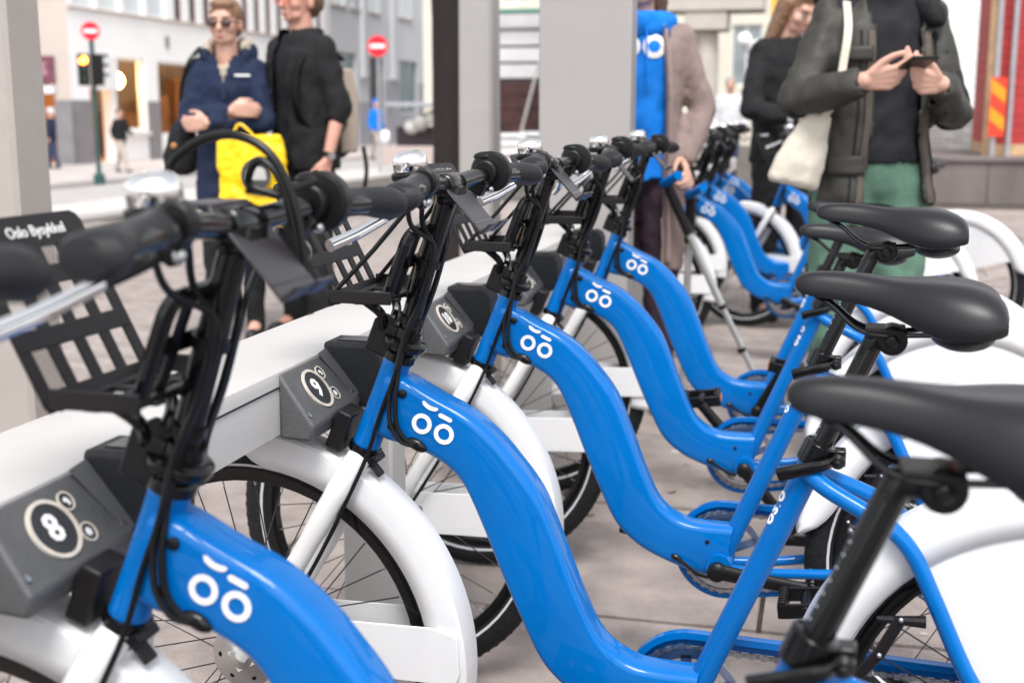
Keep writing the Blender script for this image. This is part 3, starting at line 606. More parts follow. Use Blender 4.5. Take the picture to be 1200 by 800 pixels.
for b, (x, y, yaw, lean, ds, ca, lab) in zip(bikes, BIKES):
    b.rotation_euler = (-R(lean), 0, R(yaw)); off = Matrix.Rotation(R(yaw), 3, 'Z') @ Vector((0, -.72 * math.sin(R(lean)), 0))
    b.location = (x + off.x, y + off.y, .72 - .72 * math.cos(R(lean)))
    tag(b, lab, 'bicycle', G_)
    for nm in ('saddle', 'seat_post'):
        for c in child(b, nm): c.location = STX * ds + (Vector((.013, 0, 0)) if nm == 'saddle' and b is bikes[1] else Vector((0, 0, 0)))
    for c in child(b, 'crank_arm'):
        left = c.data.vertices[0].co.y < 0
        a = ca if left else ca + 180
        c.rotation_euler = (0, -R(a), 0)
        for p in kids(c): p.rotation_euler = (0, R(a) + R(rng.uniform(-12, 12)), 0)
# bike 8: replace the taut cord by a loose loop
b8 = bikes[1]
for bk_ in child(b8, 'basket'):
    for c in child(bk_, 'elastic_cord'): bpy.data.objects.remove(c)
    lp = MB(); lp.tube(cr([(.030, .05, 1.06), (.0368, .05, 1.0959), (.053, .05, 1.1135), (.0801, .05, 1.1261), (.1107, .05, 1.1277), (.1401, .05, 1.1122), (.1602, .05, 1.0773), (.1711, .05, 1.0262), (.175, .05, .9639)], 7), .0045, 10)
    lp.tube(cr([(.145, .06, 1.072), (.1173, .055, 1.0823), (.1233, .05, 1.1004), (.1355, .05, 1.1044), (.1519, .05, 1.085), (.1631, .05, 1.0419), (.1686, .05, 1.0023)], 7), .004, 10)
    lp.tube(cr([(.111, .06, 1.078), (.14, .07, 1.075), (.165, .10, 1.085)], 6), .004, 8)
    lp.build('elastic_cord', M['black'], bk_)
# ------------------------------------------------------------------ posts, totem
def post(loc, w, h, label, pm):
    p = empty('station_post', loc); tag(p, label, 'post', 'grey station posts')
    prof = lambda k: [Vector((x * k, y * k, 0)) for x, y in ((-w / 2, -w / 2 + .012), (-w / 2 + .012, -w / 2), (w / 2 - .012, -w / 2), (w / 2, -w / 2 + .012), (w / 2, w / 2 - .012), (w / 2 - .012, w / 2), (-w / 2 + .012, w / 2), (-w / 2, w / 2 - .012))]
    MB().loft([[q + Vector((0, 0, 0)) for q in prof(1.04)], [q + Vector((0, 0, 1.2)) for q in prof(1.0)], [q + Vector((0, 0, h)) for q in prof(.9)]]).build('shaft', pm, p, sharp=30)
    MB().bb((-w, -w, 0), (w, w, .02)).build('base_plate', M['post'], p, bevel=.004)
    MB().lathe([(.013, 0), (.013, .004), (.01, .005)], (.02, -w / 2 * .99, 1.62), (0, -1, 0), 12).build('sticker', M['print'], p)
    MB().lathe([(.07, 0), (.075, .03), (.02, .05)], (0, 0, h), (0, 0, 1), 16).build('post_cap', M['post'], p)
    return p
post((-1.45, 1.20, 0), .155, 3.2, 'thick grey station post behind the rail, beside the bike with looped cord', M['post'])
post((-.735, 3.25, 0), .14, 3.2, 'grey station post beside the tree trunk and the totem', M['postlight'])
tt = empty('station_totem', (-.19, 2.70, 0)); tag(tt, 'tall plain grey totem panel at the end of the docking rail', 'totem')
MB().bb((-.160, -.06, .02), (.165, .06, 2.15)).build('panel', M['totem'], tt, bevel=.006)
MB().bb((-.17, -.075, 0), (.175, .075, .03)).build('plinth', M['leg'], tt, bevel=.004)
MB().bb((-.130, .058, 1.0), (.135, .064, 1.9)).build('rear_screen', M['gloss'], tt)
# ------------------------------------------------------------------ tree
M['bark'] = mat('bark', (.016, .011, .010), .95, var=.35, vscale=14, bump=1.0, bscale=30, stretch=(1, 1, .25))
M['leaf'] = mat('spring_leaf', (.09, .13, .035), .6, objvar=.1)
tree = empty('street_tree', (-2.15, 7.3, 0)); tag(tree, 'dark bare tree trunk standing behind the row of bicycles', 'tree')
r0 = random.Random(3)
def trunk_mb():
    mb = MB(); rings = []
    for i in range(34):
        z = i * .13; r_ = .105 * (1 + .35 * math.exp(-z / .16)) * (1 - .05 * z / 4)
        rings.append([Vector(((r_ + .006 * math.sin(k * 3 + z * 2) + r0.uniform(-.003, .003)) * math.cos(2 * math.pi * k / 22) + .03 * math.sin(z * 1.1), (r_ + r0.uniform(-.003, .003)) * math.sin(2 * math.pi * k / 22), z)) for k in range(22)])
    mb.loft(rings); return mb
tk = trunk_mb().build('trunk', M['bark'], tree, sharp=80)
leaves = MB()
for k in range(9):
    a = k * 2.4; base = Vector((.02, 0, 3.4 + .1 * k)); tip = base + Vector((math.cos(a) * 1.5, math.sin(a) * 1.5, 1.4 + .2 * (k % 3)))
    mid = base.lerp(tip, .5) + Vector((0, 0, .25)); pts = cr([base, mid, tip], 6); MB().tube(pts, [.05, .012], 8).build('limb', M['bark'], tree)
    for t in range(260):
        p = base.lerp(tip, r0.uniform(.4, 1.15)) + Vector((r0.gauss(0, .38), r0.gauss(0, .38), r0.gauss(.15, .3))); e = Euler((r0.uniform(0, 6), r0.uniform(0, 6), r0.uniform(0, 6))).to_matrix(); s_ = r0.uniform(.03, .06)
        leaves.add([p + e @ Vector(q) * s_ for q in ((-.5, 0, 0), (0, -1, .1), (.5, 0, 0), (0, 1, .1))], [(0, 1, 2, 3)])
cw = leaves.build('crown', M['leaf'], tree, smooth=False)

# ------------------------------------------------------------------ buildings
M['wallwhite'] = mat('white_render', (.80, .79, .79), .85, var=.05, vscale=.6)
M['wallgrey'] = mat('pale_grey_render', (.60, .61, .63), .85, var=.05, vscale=.6)
M['wallbeige'] = mat('beige_cladding', (.50, .43, .385), .85, var=.06, vscale=.8)
M['plinth'] = mat('grey_stone_plinth', (.20, .19, .20), .7, var=.12, vscale=3)
M['plinth2'] = mat('lavender_grey_plinth', (.34, .335, .37), .7, var=.1, vscale=2)
M['winframe'] = mat('white_window_frame', (.72, .72, .72), .5)
M['brownframe'] = mat('brown_window_frame', (.16, .085, .075), .5)
M['glass'] = mat('window_glass', (.22, .25, .26), .05, spec=.8)
M['glassdark'] = mat('dark_window_glass', (.05, .05, .055), .06, spec=.8)
M['curtain'] = mat('pale_curtain_glass', (.62, .66, .69), .15, spec=.6)
M['shopglass'] = mat('clear_shop_glass', (.9, .95, .95), .02, trans=1.0, ior=1.05)
M['wood'] = mat('shop_wood', (.32, .16, .07), .6, var=.25, vscale=3)
M['shopwall'] = mat('shop_wall', (.55, .46, .38), .8, var=.2, vscale=1.5)
M['warm'] = mat('warm_globe_lamp', (1, .7, .35), .5, emis=(1, .55, .18), estr=30)
M['sill'] = mat('pink_stone_sill', (.45, .37, .34), .8)
M['teal'] = mat('teal_window', (.13, .20, .20), .15)
M['darkdoor'] = mat('dark_maroon_door', (.045, .03, .036), .5)
def facade(parent, axis, plane, u0, u1, z0, z1, ops, mt, depth=.25, sgn=1, name='wall'):
    """wall sheet with openings; axis 'Y': plane x=plane, u=y. sgn = outward direction along the plane axis"""
    us = sorted({u0, u1, *[o[0] for o in ops], *[o[1] for o in ops]}); zs = sorted({z0, z1, *[o[2] for o in ops], *[o[3] for o in ops]})
    def pt(u, z, d=0):
        return (plane - sgn * d, u, z) if axis == 'Y' else (u, plane - sgn * d, z)
    mb = MB()
    def inop(u, z): return any(o[0] < u < o[1] and o[2] < z < o[3] for o in ops)
    for a, b in zip(us, us[1:]):
        for c, d in zip(zs, zs[1:]):
            if not inop((a + b) / 2, (c + d) / 2): mb.add([pt(a, c), pt(b, c), pt(b, d), pt(a, d)], [(0, 1, 2, 3)])
    for o in ops:
        a, b, c, d = o[:4]
        for p, q in (((a, c), (a, d)), ((b, c), (b, d)), ((a, c), (b, c)), ((a, d), (b, d))):
            mb.add([pt(*p), pt(*q), pt(*q, depth), pt(*p, depth)], [(0, 1, 2, 3)])
    w = mb.build(name, mt, parent, smooth=False)
    return w, pt
def window(parent, pt, o, frame, glass, mull=0, trans=0, d=.12, fw=.06, sill=None):
    a, b, c, z = o[:4]; mb = MB()
    def bar(u0, u1, z0, z1, d0, d1): 
        P, Q = Vector(pt(u0, z0, d0)), Vector(pt(u1, z1, d1)); mb.bb(tuple(map(min, P, Q)), tuple(map(max, P, Q)))
    bar(a, b, c, c + fw, d - .03, d + .03); bar(a, b, z - fw, z, d - .03, d + .03); bar(a, a + fw, c + fw, z - fw, d - .03, d + .03); bar(b - fw, b, c + fw, z - fw, d - .03, d + .03)
    for k in range(mull):
        u = a + (b - a) * (k + 1) / (mull + 1); bar(u - fw / 2, u + fw / 2, c + fw, z - fw, d - .025, d + .025)
    f = mb.build('window', frame, parent, smooth=False)
    MB().add([pt(a + .01, c + .01, d), pt(b - .01, c + .01, d), pt(b - .01, z - .01, d), pt(a + .01, z - .01, d)], [(0, 1, 2, 3)]).build('pane', glass, f, smooth=False)
    if sill:
        P, Q = Vector(pt(a - .05, c - .08, -.06)), Vector(pt(b + .05, c - .002, .1)); MB().bb(tuple(map(min, P, Q)), tuple(map(max, P, Q))).build('sill', sill, f)
    return f
# corner shop building, white side along the street
XB = -16.3
cb = empty('corner_building', (XB - 5, 32, 0)); 
tag(cb, 'white corner building with shop windows at street level and brown window frames above', 'building')
cbk = lambda o: o
def par(o, p): o.parent = p; o.matrix_parent_inverse = p.matrix_world.inverted(); return o
BS = 1.3; BLOC = Vector((.64, -1.659, 1.147)) * (1 - BS); cb.location = BLOC; cb.scale = (BS,) * 3
ops = [(24.75, 25.65, .02, 2.52), (25.9, 27.25, .75, 2.52), (27.9, 31.4, .6, 2.5), (32.0, 35.4, .6, 2.5), (36.0, 39.2, .6, 2.5)]
up1 = [(24.25 + i * 1.1, 25.2 + i * 1.1, 3.6, 5.6) for i in range(4)]
up2 = [(28.9 + i * .8, 29.4 + i * .8, 3.6, 5.6) for i in range(13)]
w, pt = facade(cb, 'Y', XB, 24, 39.6, 0, 9, ops + up1 + up2, M['wallwhite'])
for o in ops[1:]: window(cb, pt, o, M['winframe'], M['shopglass'], 1 if o[1] - o[0] > 2 else 0)
for o in up1: window(cb, pt, o, M['winframe'], M['curtain'], 0)
for o in up2: window(cb, pt, o, M['brownframe'], M['glassdark'], 0, fw=.09)
MB().bb((XB, 24.0, 3.53), (XB + .07, 39.6, 3.585)).build('string_course', M['sill'], cb)
for a, b in ((24.05, 24.72), (27.3, 27.85), (31.45, 31.95), (35.45, 35.95)): MB().bb((XB + .002, a, 0), (XB + .05, b, 1.47)).build('pillar_plinth', M['plinth'], cb)
MB().bb((XB + .002, 24.8, 1.72), (XB + .10, 25.85, 2.5)).build('fascia_panel', M['winframe'], cb)
MB().bb((XB + .01, 25.9, .62), (XB + .12, 27.25, .72)).build('shop_sill', M['wallgrey'], cb)
# interior
MB().bb((XB - 4.2, 24.3, 0.01), (XB - 4.0, 39.3, 3.3)).bb((XB - 4, 24.3, 3.2), (XB - .3, 39.3, 3.3)).build('shop_interior_wall', M['shopwall'], cb)
MB().bb((XB - 4, 24.3, .005), (XB - .3, 39.3, .03)).build('shop_floor', M['wood'], cb)
for i in range(9): MB().bb((XB - 3.2, 25.0 + i * 1.6, .03), (XB - 2.8, 26.2 + i * 1.6, 1.2 + .5 * (i % 3))).build('shop_shelf', M['wood'], cb, bevel=.01)
for (x, y, z, r_) in ((-16.95, 26.85, 1.98, .2), (-17.6, 25.15, 2.05, .17), (-18.2, 24.9, 2.2, .14), (-17.5, 29.2, 2.1, .16), (-17.5, 33.2, 2.1, .16)):
    lo_ = MB().ball((x, y, z), r_, 16, 10).build('globe_lamp', M['warm'], cb); MB().tube([(x, y, z + r_), (x, y, 3.2)], .015, 6).build('lamp_cord', M['black'], lo_)
# beige side facing the camera
ops2 = [(-17.35, -16.75, .02, 2.42), (-22, -17.9, .5, 2.42)]; upb = [(-18.4 - i * 1.6, -17.3 - i * 1.6, 3.62, 5.4) for i in range(4)]
w2, pt2 = facade(cb, 'X', 24.0, -28, XB, 0, 9, ops2 + upb, M['wallbeige'], sgn=-1, name='side_wall')
for o in upb: window(cb, pt2, o, M['brownframe'], M['glassdark'])
window(cb, pt2, ops2[1], M['brownframe'], M['shopglass'], 1)
M['plum'] = mat('plum_sign', (.16, .05, .08), .5, var=.3, vscale=4)
sg = MB().bb((-17.45, 23.90, 1.85), (-16.68, 23.98, 2.46)).build('shop_sign', M['plum'], cb)
text_mb('KS', .42, .004, frame_fn((-17.06, 23.893, 2.16), (1, 0, 0), (0, 0, 1))).build('sign_lettering', mat('pale_pink_print', (.55, .35, .40), .6), sg, smooth=False)
MB().bb((-17.45, 23.89, 1.62), (-16.68, 23.97, 1.80)).build('sign_strip', M['curtain'], cb)
MB().bb((-16.68, 23.9, 0), (XB + .04, 23.998, 1.47)).build('corner_plinth', M['plinth'], cb)
MB().bb((XB - 12, 24.3, 8.9), (XB, 39.6, 9.3)).build('roof', M['plinth'], cb)
MB().lathe([(.02, 0), (.12, .02), (.14, .12), (.06, .16)], (-17.2, 23.9, 2.46), (0, -1, 0), 16).build('awning_lamp', M['winframe'], cb)
for k in range(2): MB().bb((XB + .005, 28.35, 2.85 + k * .0), (XB + .06, 28.47, 3.15)).build('wall_fitting', M['plinth'], cb) if k == 0 else None
# grey building further along
gb = empty('grey_building'); tag(gb, 'pale grey building with dark doorway and lavender plinth beyond the corner shop', 'building')
XG = -16.35; gb.location = BLOC; gb.scale = (BS,) * 3
opg = [(40.0, 42.2, .02, 3.35), (43.5, 45.1, .02, 3.3), (46.9, 49.2, 1.2, 3.3), (51, 53, 1.2, 3.3)]
upg = [(39.8 + .0, 41.2, 4.95, 7), (41.6, 43, 4.95, 7), (43.4, 44.8, 4.95, 7), (46.9, 48.6, 5.0, 7), (50.5, 52.5, 5.0, 7), (54, 56, 5, 7)]
w, pt = facade(gb, 'Y', XG, 39.62, 75, 0, 14, opg + upg, M['wallgrey'])
window(gb, pt, opg[0], M['wallgrey'], M['teal'], 1); window(gb, pt, opg[1], M['darkdoor'], M['darkdoor'], 0, fw=.12); window(gb, pt, opg[2], M['plinth2'], M['teal'], 1); window(gb, pt, opg[3], M['plinth2'], M['teal'], 1)
for o in upg: window(gb, pt, o, M['winframe'], M['curtain'], 1, sill=M['sill'])
for a, b in ((39.65, 39.95), (42.25, 43.45), (45.15, 46.85), (46.9, 49.2), (49.25, 50.9)): MB().bb((XG + .003, a, 0), (XG + .06, b, 1.15 if a > 46.8 and b < 49.3 else 2.45 if a > 45 else 1.6)).build('plinth', M['plinth2'], gb)
for y in (42.6, 45.9, 50.0): MB().bb((XG + .004, y, 2.5), (XG + .16, y + .5, 14)).build('pilaster', M['wallgrey'], gb)
MB().bb((XG - 10, 39.7, 13.9), (XG, 75, 14.3)).build('roof', M['plinth'], gb)
# scaffolded hut between post and totem
M['sheet'] = mat('pale_sheeting', (.55, .54, .55), .6, var=.08, vscale=2)
M['brick'] = mat('dark_red_brick', (.055, .022, .022), .85, var=.4, vscale=4)
M['green'] = mat('green_scaffold_paint', (.02, .17, .13), .5)
M['cream'] = mat('cream_wall', (.62, .59, .50), .8, var=.08, vscale=1)
hut = empty('scaffolded_hut'); tag(hut, 'hut with pale sheeting strips and dark red base behind green scaffold poles', 'hut')
HY = 28.2
for i, z in enumerate((1.98, 2.37, 2.76, 3.15)): MB().bb((-8.6, HY - .03 * i, z + .03), (-5.2, HY + .2, z + .36)).build('sheet', M['sheet'], hut, bevel=.01)
MB().bb((-8.6, HY + .2, 0), (-5.2, HY + 2.5, 3.55)).build('core', M['plinth'], hut)
for i in range(5): MB().bb((-8.6, HY - .02, .28 + i * .33), (-5.2, HY + .19, .28 + i * .33 + .315)).build('base_board', M['brick'], hut)
for x in (-8.4, -5.98): MB().tube([(x, HY - .35, 0), (x, HY - .35, 4.2)], .055, 10).build('scaffold_pole', M['green'], hut)
MB().tube([(-8.6, HY - .35, 3.56), (-5.2, HY - .35, 3.56)], .05, 10).build('scaffold_pole', M['green'], hut)
MB().tube([(-6.75, HY - .5, .0), (-6.15, HY - .3, 2.4)], .035, 8).build('brace', M['leg'], hut)
MB().bb((-6.04, HY - .42, 1.2), (-5.86, HY - .37, 2.4)).build('notice_board', M['print'], hut)
far = empty('cream_building'); tag(far, 'cream building rising behind the scaffolded hut', 'building')
w, pt = facade(far, 'X', 46, -15, 2, 0, 15, [(-14 + i * 2.2, -12.9 + i * 2.2, 2.2 + j * 3.2, 4.4 + j * 3.2) for i in range(7) for j in range(4)], M['cream'], sgn=-1)
for i in range(7):
    for j in range(4): window(far, pt, (-14 + i * 2.2, -12.9 + i * 2.2, 2.2 + j * 3.2, 4.4 + j * 3.2), M['winframe'], M['glass'], 1)
MB().bb((-15, 46.2, 0), (2, 58, 15.2)).build('block', M['plinth'], far)
# low wall, outdoor chairs and table in front of the hut
lw = MB().bb((-9.5, 25.6, 0), (-4.5, 26.0, .42)).build('low_wall', M['sill'], None, bevel=.02); tag(lw, 'low pinkish stone wall in front of the scaffolded hut', 'wall')
def cafe_chair(x, y, rz, label):
    c = empty('cafe_chair', (x, y, 0), (0, 0, rz)); tag(c, label, 'chair', 'white cafe chairs')
    MB().bb((-.22, -.22, .43), (.22, .22, .46)).build('seat', M['white'], c, bevel=.01)
    for k in range(3): MB().bb((-.2, .2, .56 + k * .12), (.2, .22, .63 + k * .12)).build('back_slat', M['white'], c)
    for sx in (-.2, .2):
        MB().tube([(sx, -.2, 0), (sx, -.2, .43)], .014, 8).build('leg', M['alu'], c); MB().tube([(sx, .2, 0), (sx, .22, .88)], .014, 8).build('leg', M['alu'], c)
tb = empty('cafe_table', (-4.55, 17.6, 0)); tag(tb, 'round white cafe table between white chairs', 'table')
MB().lathe([(.42, .70), (.43, .71), (.43, .735), (.42, .74)], (0, 0, 0), (0, 0, 1), 28).build('table_top', M['white'], tb)
MB().tube([(0, 0, 0), (0, 0, .7)], .03, 10).build('leg', M['alu'], tb); MB().lathe([(.25, 0), (.25, .02), (.03, .04)], (0, 0, 0), (0, 0, 1), 20).build('foot', M['alu'], tb)
cafe_chair(-4.95, 17.1, 2.6, 'white cafe chair turned sideways at the round table')
cafe_chair(-4.2, 18.2, -.5, 'white cafe chair behind the round table')
cafe_chair(-4.1, 17.0, 3.6, 'white cafe chair on the near side of the round table')
# far street behind the people on the right
M['stone'] = mat('beige_stone', (.40, .37, .34), .85, var=.1, vscale=1)
def far_block(x0, x1, y, h, mt, label, name='far_building', wins=True, fr=None, gl=None, step=2.4):
    e = empty(name, (0, 0, 0)); tag(e, label, 'building')
    n = int((x1 - x0) / step); ops = [(x0 + .6 + i * step, x0 + .6 + i * step + 1.2, 1.0 + j * 3.3, 3.1 + j * 3.3) for i in range(n) for j in range(int(h / 3.3))] if wins else []
    w, pt = facade(e, 'X', y, x0, x1, 0, h, ops, mt, sgn=-1)
    for o in ops: window(e, pt, o, fr or M['winframe'], gl or M['glassdark'], 1)
    MB().bb((x0 + .01, y + .3, 0), (x1 - .01, y + 9, h + .3)).build('block', M['plinth'], e)
    return e
far_block(-14, 2, 60, 16, M['stone'], 'grey stone building far down the street behind the cardigan wearer') if False else None
sb = far_block(-3.2, 3.4, 50, 18, M['stone'], 'beige stone building with dark windows far down the street')
M['limestone'] = mat('limestone_column', (.47, .43, .38), .8, var=.08, vscale=2)
cl = empty('stone_column', (-2.0, 26, 0)); tag(cl, 'beige stone column far behind the cardigan wearer', 'column')
MB().lathe([(.34, 0), (.34, .25), (.28, .3), (.25, 2.5), (.24, 2.9)], (0, 0, 0), (0, 0, 1), 20).build('shaft', M['limestone'], cl); MB().bb((-.45, -.45, 2.9), (.45, .45, 3.3)).build('capital', M['limestone'], cl, bevel=.03)
MB().bb((-3.0, -.5, 3.3), (1.2, .6, 3.9)).build('lintel', M['limestone'], cl, bevel=.02)
M['globe'] = mat('white_globe_lamp', (.85, .85, .85), .3)
gl = empty('lamp_cluster', (-.35, 19.5, 0)); tag(gl, 'street lamp with a cluster of white globes', 'street lamp')
MB().tube([(0, 0, 0), (0, 0, 2.35)], .05, 10).build('pole', M['plinth'], gl)
for (dx, z, r_) in ((-.42, 2.35, .12), (-.18, 2.2, .16), (.06, 2.28, .17), (.27, 2.36, .16), (.42, 2.28, .1)):
    o = MB().ball((dx, 0, z), r_, 16, 10).build('globe', M['globe'], gl); MB().tube([(0, 0, 2.05), (dx * .6, 0, 2.0), (dx, 0, z - r_)], .015, 6).build('arm', M['plinth'], o)
fs = empty('hanging_sign', (-.35, 24, 0)); tag(fs, 'yellow and white box sign on a blue post down the street', 'sign')
MB().bb((.52, -.07, 0), (.70, .07, 4.5)).build('post', mat('blue_grey_post', (.16, .22, .29), .5), fs); MB().bb((-.1, -.1, 2.95), (.5, .1, 3.45)).build('box', M['print'], fs, bevel=.02); MB().bb((-.22, -.1, 2.95), (-.105, .1, 3.45)).build('end_panel', mat('amber_panel', (.8, .45, .05), .4), fs, bevel=.01)
rs = empty('red_bollard_lamp', (.13, 17.5, 0)); tag(rs, 'small red lamp on a thin pole behind the woman in black', 'lamp')
MB().tube([(0, 0, 0), (0, 0, 1.9)], .02, 8).build('pole', M['plinth'], rs); MB().ball((0, 0, 1.93), .07, 12, 8).build('head', M['redpl'], rs)
# ------------------------------------------------------------------ right: concrete ledge, red hut, hoarding
M['conc'] = mat('ledge_concrete', (.16, .135, .13), .85, var=.15, vscale=2, bump=.2, bscale=40, stretch=(1, 1, .3), dirt=.2)
M['redwood'] = mat('red_painted_board', (.40, .035, .035), .6, var=.12, vscale=4, objvar=.06)
M['pine'] = mat('raw_pine', (.50, .33, .19), .7, var=.2, vscale=6)
M['galv'] = mat('galvanised_post', (.42, .43, .46), .4, .6, var=.1)
lg = empty('concrete_ledge', (3.6, 15.6, 0)); tag(lg, 'long low concrete ledge under the red timber hut', 'ledge')
for i in range(6): MB().bb((-1.85 + i * .9, -.2, 0), (-1.85 + i * .9 + .893, 4.5, .545)).build('ledge_block', M['conc'], lg, bevel=.008)
for i in range(3): MB().bb((-1.9 + i * 1.8, -.24, .546), (-1.9 + i * 1.8 + 1.79, 4.5, .60)).build('coping', M['conc'], lg, bevel=.008)
rh = empty('red_hut', (2.78, 16.1, .6)); tag(rh, 'red timber hut with grey posts standing on the concrete ledge', 'hut')
for i in range(22): MB().bb((.0, 0, .16 + i * .125), (3.2, .03 + .004 * (i % 2), .16 + i * .125 + .119)).build('board', M['redwood'], rh)
for i in range(22): MB().bb((-.03, .04, .16 + i * .125), (-.0, 2.5, .16 + i * .125 + .119)).build('board', M['redwood'], rh)
MB().bb((.01, .05, 0.16), (3.2, 2.5, 2.95)).build('core', M['plinth'], rh)
MB().bb((-.04, -.01, 0), (3.2, 2.5, .155)).build('sill_beam', M['pine'], rh, bevel=.006)
MB().bb((-.14, -.02, 0), (-.045, .12, 3.0)).build('corner_board', M['pine'], rh, bevel=.004)
MB().bb((-.2, -.3, 2.92), (3.4, 2.7, 3.06)).build('roof', M['plinth'], rh)
wf = MB().bb((.33, -.04, 1.20), (1.5, -.005, 2.55)).build('window', M['darkdoor'], rh); MB().bb((.43, -.05, 1.30), (1.4, -.041, 2.45)).build('pane', M['glass'], wf)
gp1 = MB().tube([(2.74, 15.95, .6), (2.74, 15.95, 3.4)], .035, 12).build('galvanised_post', M['galv'], None); tag(gp1, 'grey metal post carrying the orange striped marker', 'post', 'metal posts by the red hut')
gp2 = MB().tube([(2.93, 15.95, .6), (2.93, 15.95, 3.4)], .035, 12).build('galvanised_post', M['galv'], None); tag(gp2, 'bare grey metal post beside the orange striped marker', 'post', 'metal posts by the red hut')
mk = empty('striped_marker', (2.76, 15.88, 0)); tag(mk, 'red and orange striped hazard marker on a grey post', 'marker')
MB().bb((-.09, 0, .86), (.10, .015, 1.62)).build('plate', mat('red_reflective', (.75, .05, .02), .35), mk)
st = MB()
for k in range(2):
    z = .93 + k * .36; st.add([(-.085, -.003, z + .15), (.095, -.003, z), (.095, -.003, z + .17), (-.085, -.003, z + .32)], [(0, 1, 2, 3)])
st.build('stripes', mat('orange_reflective', (.95, .30, .01), .35), mk, smooth=False)['kind'] = 'stuff'
hd = empty('white_hoarding', (0, 30, 0)); tag(hd, 'white boarded building side with grey brick base beside the red hut', 'wall')
M['hoard'] = mat('white_board', (.80, .80, .78), .7, var=.03, vscale=1)
for i in range(14): MB().bb((2.6, -.02 + .01 * (i % 2), 1.30 + i * .5), (7.5, .2, 1.30 + i * .5 + .488)).build('board', M['hoard'], hd)
M['gbrick'] = mat('grey_brick', (.30, .28, .27), .85, objvar=.2)
bme = MB().bb((0, 0, 0), (.30, .1, .085)).mesh('brick', M['gbrick'])
MB().bb((2.6, .06, 0), (7.5, .3, 1.30)).build('mortar', M['joint'], hd)
for r_ in range(13):
    for c_ in range(10):
        o = bpy.data.objects.new('brick', bme); COL.objects.link(o); o.parent = hd; o.location = (2.62 + c_ * .315 + (.15 if r_ % 2 else 0), -.02, .03 + r_ * .098)
# ------------------------------------------------------------------ traffic light, signs
M['signred'] = mat('sign_red', (.72, .01, .03), .35)
M['poleg'] = mat('green_pole', (.02, .07, .065), .5)
M['lampon'] = mat('lit_signal_lamp', (1, .3, .1), .4, emis=(1, .16, .015), estr=16)
M['lampoff'] = mat('unlit_lamp', (.02, .03, .025), .3)
def no_entry(par_, loc, r_):
    p = MB().lathe([(r_, 0), (r_, .02), (r_ * .98, .025)], loc, (0, -1, 0), 36).build('sign_disc', M['signred'], par_)
    x, y, z = loc; MB().bb((x - r_ * .72, y - .032, z - r_ * .18), (x + r_ * .72, y - .0255, z + r_ * .18)).build('sign_bar', M['print'], p)
FZ = -.344
tl = empty('traffic_light', (-14.62, 22.3, FZ), (0, 0, R(30))); tag(tl, 'traffic light with lit amber red lamp below a no entry sign', 'traffic light')
MB().tube([(0, 0, 0), (0, 0, 3.35)], .05, 12).build('pole', M['poleg'], tl); MB().lathe([(.12, 0), (.12, .2), (.06, .25)], (0, 0, 0), (0, 0, 1), 16).build('base', M['poleg'], tl)
no_entry(tl, (0, -.06, 3.22), .19)
for sx, rz in ((-.18, 0), (.10, R(75))):
    h_ = MB(); rm = Matrix.Rotation(rz, 3, 'Z'); h_.box((sx, -.08, 2.42), (.24, .2, .66), rm); hh = h_.build('signal_head', M['black'], tl, bevel=.02)
    for k in range(3):
        c = Vector((sx, -.08, 2.62 - k * .2)) + rm @ Vector((0, -.105, 0)); A = rm @ Vector((0, -1, 0))
        MB().lathe([(.085, 0), (.07, .012), (.02, .02)], c, A, 20).build('lamp', M['lampon'] if (k == 0 and rz == 0) else M['lampoff'], hh)
        MB().tube([c + Vector((-.09, 0, 0.02)) if rz == 0 else c + A * .0 + Vector((0, 0, .1)), c + A * .13 + Vector((0, 0, .09))], .03, 8).build('visor', M['black'], hh)
ns2 = empty('no_entry_sign', (-8.95, 24.4, -.12), (0, 0, R(12))); tag(ns2, 'red and white no entry sign on a thin pole near the blue jacketed walker', 'sign')
MB().tube([(0, 0, 0), (0, 0, 2.95)], .03, 10).build('pole', M['galv'], ns2); no_entry(ns2, (0, -.04, 2.72), .225)
# small market stall / parked things right of the blue walker
sk = empty('covered_stall', (-10.2, 30.2, -.12)); tag(sk, 'dark covered stall with pale sacks near the tree trunk', 'stall')
MB().bb((-.5, -.6, 1.45), (1.6, .8, 1.58)).build('roof', M['galv'], sk, bevel=.03)
for x in (-.4, 1.5): MB().tube([(x, -.5, 0), (x, -.5, 1.45)], .03, 8).build('leg', M['plinth'], sk)
MB().bb((-.45, .1, 0), (1.55, .7, .95)).build('counter', M['darkdoor'], sk, bevel=.02)
sq = random.Random(5)
for k in range(5):
    q = MB().ball((.1 + k * .28, -.2 - .1 * (k % 2), .95 + .12 * (k % 3)), (.22, .2, .2 + .05 * (k % 2)), 14, 9).build('sack', mat('sack_%d' % k, [(.55, .53, .5), (.4, .38, .36), (.6, .58, .5), (.5, .5, .52), (.35, .2, .2)][k], .8, bump=.4, bscale=12), sk)
